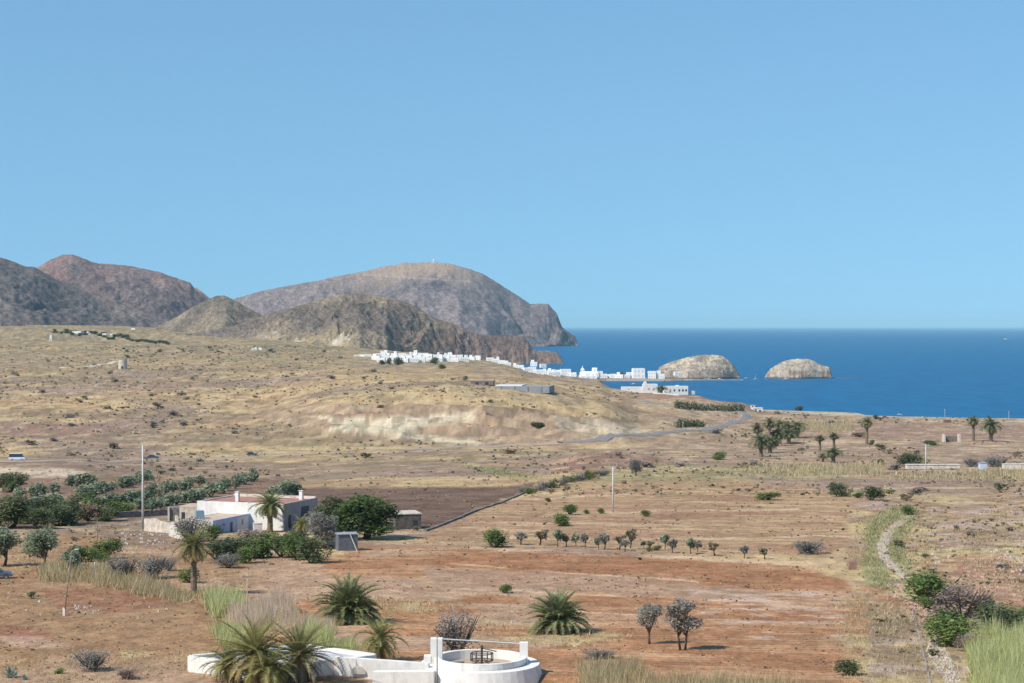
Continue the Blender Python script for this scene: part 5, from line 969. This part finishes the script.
put("dark0", 872, 445, 5, 5, "dark bush at the foot of the single tall palm", "bush")
put("far2", 661.5, 394, 12, 8, "dark green palm in the garden of white villa", "palm tree", y=1590); put("far1", 620, 375, 9, 6.5, "dark palm rising behind the village waterfront", "palm tree", y=2300)
for (x, r_, w_, h_, lab) in ((381,363.6,7,5,"dark tree at the terrace village's low end"),(390,362.4,6,6.5,"tall narrow dark tree among white terraces"),(397.5,364,9.5,8,"largest dark tree before the white terraces"),(436,362.6,10,6.5,"dark tree before the terraces under the cliff"),(441,367,7,5,"dark tree alone just below the cliff terraces")):
    put("dark1", x, r_, w_, h_, lab, "tree", name="dark_tree", y=ground(x, r_, 1300)[1] - 60)
rr = random.Random(9)
for i in range(24):
    x = 55 + i * 3.2 + rr.uniform(-2, 2); put("dark%d" % (i % 2), x, 332.2 + (x - 55) * .085 + rr.uniform(-1.6, 2.6), rr.uniform(3, 8), rr.uniform(1.8, 3.4), "%s dark tree in the band around the far hamlet, counting inland from white tower" % WORDN[i], "tree", "dark trees around the far hamlet", name="dark_tree")
for i in range(10):
    x = 128 + i * 4.5; put("dark%d" % (i % 2), x, 340.5 + i * .45 + rr.uniform(-1, 1), rr.uniform(4, 8), rr.uniform(1.8, 3), "dark green tree in the line trailing below far hamlet", "tree", "dark trees trailing below the far hamlet", name="dark_tree")
# hedges made of clipped oleander
def hedge(a, b_, hpx, dpx, label, seed, n=26):
    rng = np.random.default_rng(seed); p0 = ground(*a); p1 = ground(*b_); s = (p0[1] + p1[1]) / 2 / F; cl = []
    for i in range(n):
        t_ = i / (n - 1); x = p0[0] + (p1[0] - p0[0]) * t_; y = p0[1] + (p1[1] - p0[1]) * t_; h = hpx * s * rng.uniform(.75, 1.1)
        cl.append((x - p0[0], y - p0[1] + rng.normal() * .6, gz(x, y) - p0[2] + h * .45, dpx * s / 2, dpx * s / 2, h * .55))
    mb = MB(); leafballs(mb, cl, n * 70, .42, P_DARK, rng); tag(mb.build("hedge", LEAF, loc=p0), label, "hedge")
hedge((677,427.5), (703,427), 8, 6, "rounded dark green hedge beside the road bend", 3, 12); hedge((676,408.5), (743,411), 7.5, 5, "long dark hedge along the foot of pale bluff", 4, 30)
# grey-green scrub hedge following the field wall
for i in range(17):
    t_ = i / 16; x = 524 + 80 * t_; put(["grey0", "green1", "scrub0", "grey1"][i % 4], x, 494 - 19 * t_ + rr.uniform(-1, 1.5), rr.uniform(8, 13), rr.uniform(5, 9), "%s grey-green bush of hedge line continuing the field wall, counting outward" % (ORD[i] if i < 16 else "last"), "bush", "bushes continuing the field wall", name="hedge_bush")
# orchard rows
def orow(pts, n, w_, h_, which):
    for i in range(n):
        t_ = i / (n - 1) * (len(pts) - 1); j = min(int(t_), len(pts) - 2); f = t_ - j; x = pts[j][0] * (1 - f) + pts[j + 1][0] * f; r_ = pts[j][1] * (1 - f) + pts[j + 1][1] * f
        put("orch%d" % rr.randint(0, 2), x + rr.uniform(-1.5, 1.5), r_ + rr.uniform(-.8, .8), w_ * rr.uniform(.8, 1.25), h_ * rr.uniform(.8, 1.2), ("%s grey-green bush in the " % (ORD[i] if i < n - 1 else "last")) + which, "orchard bush", "orchard bushes in the " + which)
orow([(22,498),(52,493)], 4, 15, 10, "short row behind the dark thicket"); orow([(28,508),(54,505)], 4, 15, 10, "short row beside the dark thicket")
orow([(70,486),(88,484)], 3, 13, 12, "clump beside the pale earth bank"); orow([(84,497),(112,490),(148,481)], 9, 13, 10, "far row from bank towards road"); orow([(100,507),(140,501),(200,485)], 14, 13, 11, "middle row behind the concrete pole")
orow([(152,510),(200,500),(254,482)], 13, 14, 12, "long row passing behind farmhouse roof"); orow([(273,497),(298,494)], 4, 14, 13, "last clump behind the farmhouse chimney"); orow([(126,511),(160,507)], 4, 12, 9, "near row behind the stone yard wall")
# agave
def agave(px, row, wpx, label):
    X, Y, Z = ground(px, row); s = wpx * Y / F / 2; rng = np.random.default_rng(int(px)); mb = MB()
    for i in range(26):
        a = i * 2.4; e = 1.3 - 1.1 * (i / 26); L = s * (.8 + .3 * rng.random()); d = np.array([math.cos(a) * math.cos(e), math.sin(a) * math.cos(e), math.sin(e)]); sd_ = np.array([-math.sin(a), math.cos(a), 0]) * L * .11
        c = A((140,158,146)) * (.8 + .4 * rng.random()); p1 = d * L * .5; p2 = d * L * .98; mb.add([-sd_ * .6, sd_ * .6, p1 + sd_, p1 - sd_, p2], [(0, 1, 2, 3), (3, 2, 4)], c)
    tag(mb.build("agave", LEAF, loc=(X, Y, Z)), label, "agave")
agave(10, 678, 26, "blue-green agave rosette at the lowest corner of red earth"); agave(24, 680, 12, "small agave beside the larger blue-green rosette")
# ================================================================ scrub on the plain
_tp = np.arange(-300, 1340, 10.0); _TY = np.concatenate([np.arange(120, 600, 2.0), np.arange(600, 3000, 8.0)]); _TR = []
for p_ in _tp: r_ = row_of(_TY, terr((p_ - CX) / F * _TY, _TY)); _TR.append(np.minimum.accumulate(r_))
def y_of(px, row):
    i = min(max(int(round((px + 300) / 10)), 0), len(_TR) - 1); return float(np.interp(-row, -_TR[i], _TY))
BARE = [[(300,488),(545,480),(440,530),(300,520)],[(100,490),(345,478),(350,560),(140,560)],[(410,536),(500,497),(878,497),(866,683),(866,760),(180,760),(180,640),(300,548)],[(300,408),(480,406),(660,424),(650,440),(500,446),(300,436)],[(0,470),(130,478),(130,530),(-40,530)],[(640,392),(770,396),(770,425),(640,425)],[(345,350),(670,352),(700,396),(345,368)],[(790,424),(1060,424),(1060,440),(800,440)],[(180,640),(560,640),(560,700),(180,700)],[(350,352),(470,352),(560,366),(560,380),(350,366)]]
ROADY = np.array([(-60,463),(20,461.5),(153,459.5),(252,456.5),(420,449),(570,442),(640,436),(711,428),(744,419)])
def bare(x, r_):
    a = np.array([x]); b_ = np.array([r_])
    if any(inpoly(a, b_, p)[0] for p in BARE): return True
    return x < 744 and abs(r_ - np.interp(x, ROADY[:, 0], ROADY[:, 1])) < 3
ZONES = [(lambda x, r_: x > 850 and r_ > 480, "dry stream bank"), (lambda x, r_: x < 330 and r_ < 400, "far slope around the windmill tower"), (lambda x, r_: x < 330 and r_ < 458, "straw plain beyond the road"), (lambda x, r_: x < 330, "rough ground below the road"),
         (lambda x, r_: x < 660 and r_ < 412, "straw hump above the pale quarry"), (lambda x, r_: x < 660 and r_ < 450, "rough ground around the pale quarry"), (lambda x, r_: x < 660, "straw strip beyond the ploughed field"), (lambda x, r_: r_ < 455, "brown flats behind the beach"), (lambda x, r_: True, "straw belt before the coastal palms")]
rs = random.Random(21); cnt = 0; cand = []
while len(cand) < 290:
    x = rs.uniform(-15, 1040); r_ = 348 + 330 * rs.random() ** 1.6
    if r_ > 560 and x < 866: continue
    if bare(x, r_): continue
    if fbm(np.array([x / 60]), np.array([r_ / 12]), 77, 3)[0] < .50: continue
    cand.append((x, r_))
for x, r_ in cand:
    Y = y_of(x, r_); X = (x - CX) / F * Y
    if gz(X, Y) < 2.5: continue
    w_ = (3.0 + 6 * rs.random() ** 1.5) * (.6 + .8 * min(1, max(0, (r_ - 345) / 120))); zone = [n_ for f_, n_ in ZONES if f_(x, r_)][0]
    kq = rs.randint(0, 4); q_ = put("scrub%d" % kq, x, r_, w_, w_ * rs.uniform(.38, .6), None, "bush", None, y=Y)
    lb = "%s %s scrub bush on the %s" % ("tiny" if w_ < 5 else "larger", ("olive-brown", "mauve-brown", "dark green", "tan-brown", "pale grey")[kq], zone); tag(q_, lb, None, lb.replace("bush", "bushes"))
# the countless smaller tufts as one mass
rng = np.random.default_rng(5); mb = MB(); NT = 13500; xs = rng.uniform(-280, 1320, NT * 3); rw = 346 + 330 * rng.random(NT * 3) ** 1.5
keep = (fbm(xs / 60, rw / 12, 77, 4) + .30 * rng.random(NT * 3) > .62) & ~((rw > 545) & (xs < 866) & (rng.random(NT * 3) < .93))
for p in BARE: keep &= ~(inpoly(xs, rw, p) & (rng.random(NT * 3) < .96))
xs = xs[keep][:NT]; rw = rw[keep][:NT]; Yt = np.array([y_of(a, b_) for a, b_ in zip(xs, rw)]); Xt = (xs - CX) / F * Yt; Zt = terr(Xt, Yt); ok = Zt > 2.2; Xt, Yt, Zt, xs, rw = Xt[ok], Yt[ok], Zt[ok], xs[ok], rw[ok]
wpx = (1.2 + 2.8 * rng.random(len(Xt)) ** 2) * np.interp(rw, [346, 470], [.6, 1.1]); R0 = wpx * Yt / F / 2; pals = [P_SCRUB, P_MAUVE, P_SCRUB, P_BROWN, P_MAUVE, P_TAN, P_DARK]
for k in range(9):
    d = rng.normal(size=(len(Xt), 3)); d /= np.linalg.norm(d, axis=1)[:, None]; c = np.stack([Xt, Yt, Zt + R0 * .25], 1) + d * R0[:, None] * np.array([.7, .7, .45])
    u = rng.normal(size=(len(Xt), 3)); u /= np.linalg.norm(u, axis=1)[:, None]; v = np.cross(u, rng.normal(size=(len(Xt), 3))); v /= np.linalg.norm(v, axis=1)[:, None]
    pi = (np.arange(len(Xt)) * 7919) % len(pals); cc = np.array([pals[i][0] for i in pi]) * (.8 + .4 * rng.random((len(Xt), 1))); mb.quads(c, u * R0[:, None] * .55, v * R0[:, None] * .45, cc)
tag(mb.build("undergrowth", LEAF), kind="stuff")
rng = np.random.default_rng(11); mb = MB(); NW = 10000; xs = rng.uniform(-20, 1044, NW * 2); rw = 470 + 230 * rng.random(NW * 2) ** .9; keep = fbm(xs / 34, rw / 7, 79, 4) + .5 * rng.random(NW * 2) > .78
keep &= ~(inpoly(xs, rw, [(183,640),(560,636),(560,720),(183,720)]) | inpoly(xs, rw, [(140,495),(330,488),(330,540),(140,540)])); xs = xs[keep][:NW]; rw = rw[keep][:NW]
Yt = np.array([y_of(a, b_) for a, b_ in zip(xs, rw)]); Xt = (xs - CX) / F * Yt; Zt = terr(Xt, Yt); R0 = (.5 + 1.3 * rng.random(len(Xt)) ** 2.5) * Yt / F; pw = [A((140,106,80)), A((206,178,146)), A((160,130,100)), A((188,168,120)), A((128,116,84))]
for k in range(3):
    d = rng.normal(size=(len(Xt), 3)) * .5; c = np.stack([Xt, Yt, Zt + R0 * .2], 1) + d * R0[:, None] * np.array([1, 1, .3])
    u = rng.normal(size=(len(Xt), 3)); u /= np.linalg.norm(u, axis=1)[:, None]; v = np.cross(u, rng.normal(size=(len(Xt), 3))); v /= np.linalg.norm(v, axis=1)[:, None]
    cc = np.array([pw[i] for i in (np.arange(len(Xt)) * 7919) % 5]) * (.8 + .4 * rng.random((len(Xt), 1))); mb.quads(c, u * R0[:, None] * .7, v * R0[:, None] * .5, cc)
tag(mb.build("weeds", LEAF), kind="stuff")
# ================================================================ reeds, dry grass, stones
def blades(name, polys, n, hpx, pal, seed, wpx=.5, lean=.25, top=None, head=None):
    rng = np.random.default_rng(seed); V = []
    for poly, share, hh in polys:
        x0, x1 = min(p[0] for p in poly), max(p[0] for p in poly); y0, y1 = min(p[1] for p in poly), max(p[1] for p in poly); m_ = int(n * share); a = rng.uniform(x0, x1, m_ * 6); b_ = rng.uniform(y0, y1, m_ * 6)
        k = inpoly(a, b_, poly) & (fbm(a / 9, b_ / 3, seed, 3) > .36); a = a[k][:m_]; b_ = b_[k][:m_]; V.append(np.stack([a, b_, np.full(len(a), hh)], 1))
    V = np.concatenate(V); V[:, 0] += rng.normal(size=len(V)) * 3.2; V[:, 1] += rng.normal(size=len(V)) * 1.1; Y = np.array([y_of(a, b_) for a, b_, _ in V]); X = (V[:, 0] - CX) / F * Y; Z = terr(X, Y); s = Y / F; N_ = len(X)
    h = V[:, 2] * s * (.35 + .85 * rng.random(N_)) * (.45 + 1.1 * fbm(V[:, 0] / 12, V[:, 1] / 6, seed + 1, 2)); w_ = wpx * s * (.6 + .8 * rng.random(N_)); az = rng.random(N_) * 6.283
    base = np.stack([X, Y, Z - .05], 1); sd_ = np.stack([np.cos(az), np.sin(az), 0 * az], 1) * w_[:, None]; tip = base + np.stack([rng.normal(size=N_) * lean * h, rng.normal(size=N_) * lean * h, h], 1)
    i = rng.integers(0, 3, N_); cc = np.array([pal[q] for q in i]) * (.75 + .5 * rng.random((N_, 1))); mb = MB(); mb.tris(base - sd_, base + sd_, tip, cc)
    return tag(mb.build(name, LEAF), kind="stuff")
P_REED = (A((188,188,130)), A((164,170,108)), A((208,206,154))); P_STRAW = (A((196,178,136)), A((176,158,116)), A((212,196,156))); P_DRYR = (A((208,186,158)), A((190,168,142)), A((222,204,178)))
blades("reeds", [([(40,572),(70,570),(110,575),(168,588),(176,600),(140,596),(90,584),(42,582)], .26, 13), ([(584,672),(640,678),(740,684),(800,686),(800,706),(584,706)], .30, 16), ([(580,668),(640,668),(640,684),(580,690)], .12, 14), ([(800,686),(860,690),(860,706),(800,706)], .06, 9), ([(168,592),(210,594),(214,600),(170,602)], .05, 8)], 22000, 12, P_STRAW, 301, wpx=.38)
blades("reeds", [([(970,650),(1000,640),(1034,644),(1034,712),(990,712),(976,684)], .58, 25), ([(206,600),(238,602),(240,616),(214,618)], .10, 19), ([(300,640),(326,640),(328,650),(304,650)], .10, 20), ([(326,648),(352,646),(354,656),(328,656)], .06, 10), ([(212,630),(244,630),(250,650),(226,652)], .06, 14)], 26000, 20, P_REED, 302, wpx=.4)
blades("reeds", [([(222,612),(292,608),(296,634),(240,634)], .75, 19), ([(300,626),(328,626),(330,636),(302,636)], .25, 16)], 9000, 24, P_DRYR, 303, wpx=.28, lean=.12)
blades("reeds", [([(790,468),(880,464),(885,474),(790,477)], .3, 6), ([(880,474),(1040,470),(1040,479),(890,480)], .3, 5), ([(740,466),(800,466),(800,476),(740,474)], .1, 5), ([(796,424),(850,422),(850,431),(800,432)], .3, 4)], 7000, 7, P_STRAW, 304, wpx=.35)
blades("dry_grass", [([(840,600),(880,590),(940,640),(970,690),(940,712),(840,712)], .30, 5), ([(860,520),(905,505),(940,520),(930,590),(880,590),(850,560)], .22, 4), ([(950,520),(1034,500),(1034,600),(960,590)], .14, 3.5), ([(360,596),(470,606),(440,614),(365,614)], .06, 4), ([(0,540),(160,550),(180,570),(0,575)], .08, 4), ([(470,622),(650,636),(560,650),(480,650)], .07, 4), ([(120,648),(240,656),(200,672),(60,690),(0,690),(0,660)], .13, 4)], 15000, 3.6, P_STRAW, 305, wpx=.4, lean=.5)
blades("grass", [([(868,522),(893,508),(900,514),(880,532),(876,556),(864,548)], .3, 2.6), ([(900,520),(918,516),(900,545),(914,572),(896,560),(890,540)], .35, 2.6), ([(862,552),(878,556),(896,590),(880,590)], .2, 2.6), ([(455,465),(500,469),(545,478),(510,478)], .15, 1.6)], 6000, 4, (A((172,168,120)), A((138,142,92)), A((178,172,124))), 306, wpx=.5, lean=.4)
def stones(name, polys, n, spx, m, seed):
    rng = np.random.default_rng(seed); mb = MB()
    for poly, share in polys:
        x0, x1 = min(p[0] for p in poly), max(p[0] for p in poly); y0, y1 = min(p[1] for p in poly), max(p[1] for p in poly); c = 0
        while c < n * share:
            a, b_ = rng.uniform(x0, x1), rng.uniform(y0, y1)
            if not inpoly(np.array([a]), np.array([b_]), poly)[0]: continue
            Y = y_of(a, b_); X = (a - CX) / F * Y; Z = gz(X, Y); s = spx * Y / F * rng.uniform(.3, 1.0) ** 1.5 / 2; c += 1
            ph = rng.random() * 6; v = [(X + s * math.cos(ph + q) * rng.uniform(.7, 1.2), Y + s * math.sin(ph + q) * rng.uniform(.7, 1.2), Z - .05) for q in np.arange(5) * 1.257] + [(X + s * .6 * math.cos(ph + q + .5), Y + s * .6 * math.sin(ph + q + .5), Z + s * rng.uniform(.5, .9)) for q in np.arange(5) * 1.257]
            mb.add(v, [(q, (q + 1) % 5, 5 + (q + 1) % 5, 5 + q) for q in range(5)] + [(5, 6, 7, 8, 9)])
    return tag(mb.build(name, m), kind="stuff")
PALEST = mat("pale_rubble", (.50, .44, .38), rough=.95, var=.2, scale=1.0); REDST = mat("pink_rubble", (.46, .31, .24), rough=.95, var=.25, scale=1.0)
stones("rubble", [([(930,640),(940,638),(950,656),(962,682),(950,690),(936,668),(927,652)], .75), ([(60,605),(92,606),(100,612),(70,616)], .06), ([(0,590),(40,592),(45,616),(0,612)], .03), ([(100,606),(175,600),(170,620),(110,618)], .02), ([(985,552),(1010,548),(1030,560),(1020,574),(1000,570)], .12), ([(930,548),(960,545),(965,570),(935,568)], .05), ([(470,615),(600,628),(600,650),(480,640)], .03), ([(118,530),(170,532),(176,546),(120,546)], .09)], 620, 4.8, PALEST, 401)
stones("rubble", [([(886,584),(912,586),(936,610),(940,622),(925,618),(900,600)], .35), ([(895,596),(930,606),(945,640),(930,650),(915,625)], .2), ([(960,560),(1024,556),(1034,596),(975,596)], .45)], 420, 5.5, REDST, 402)
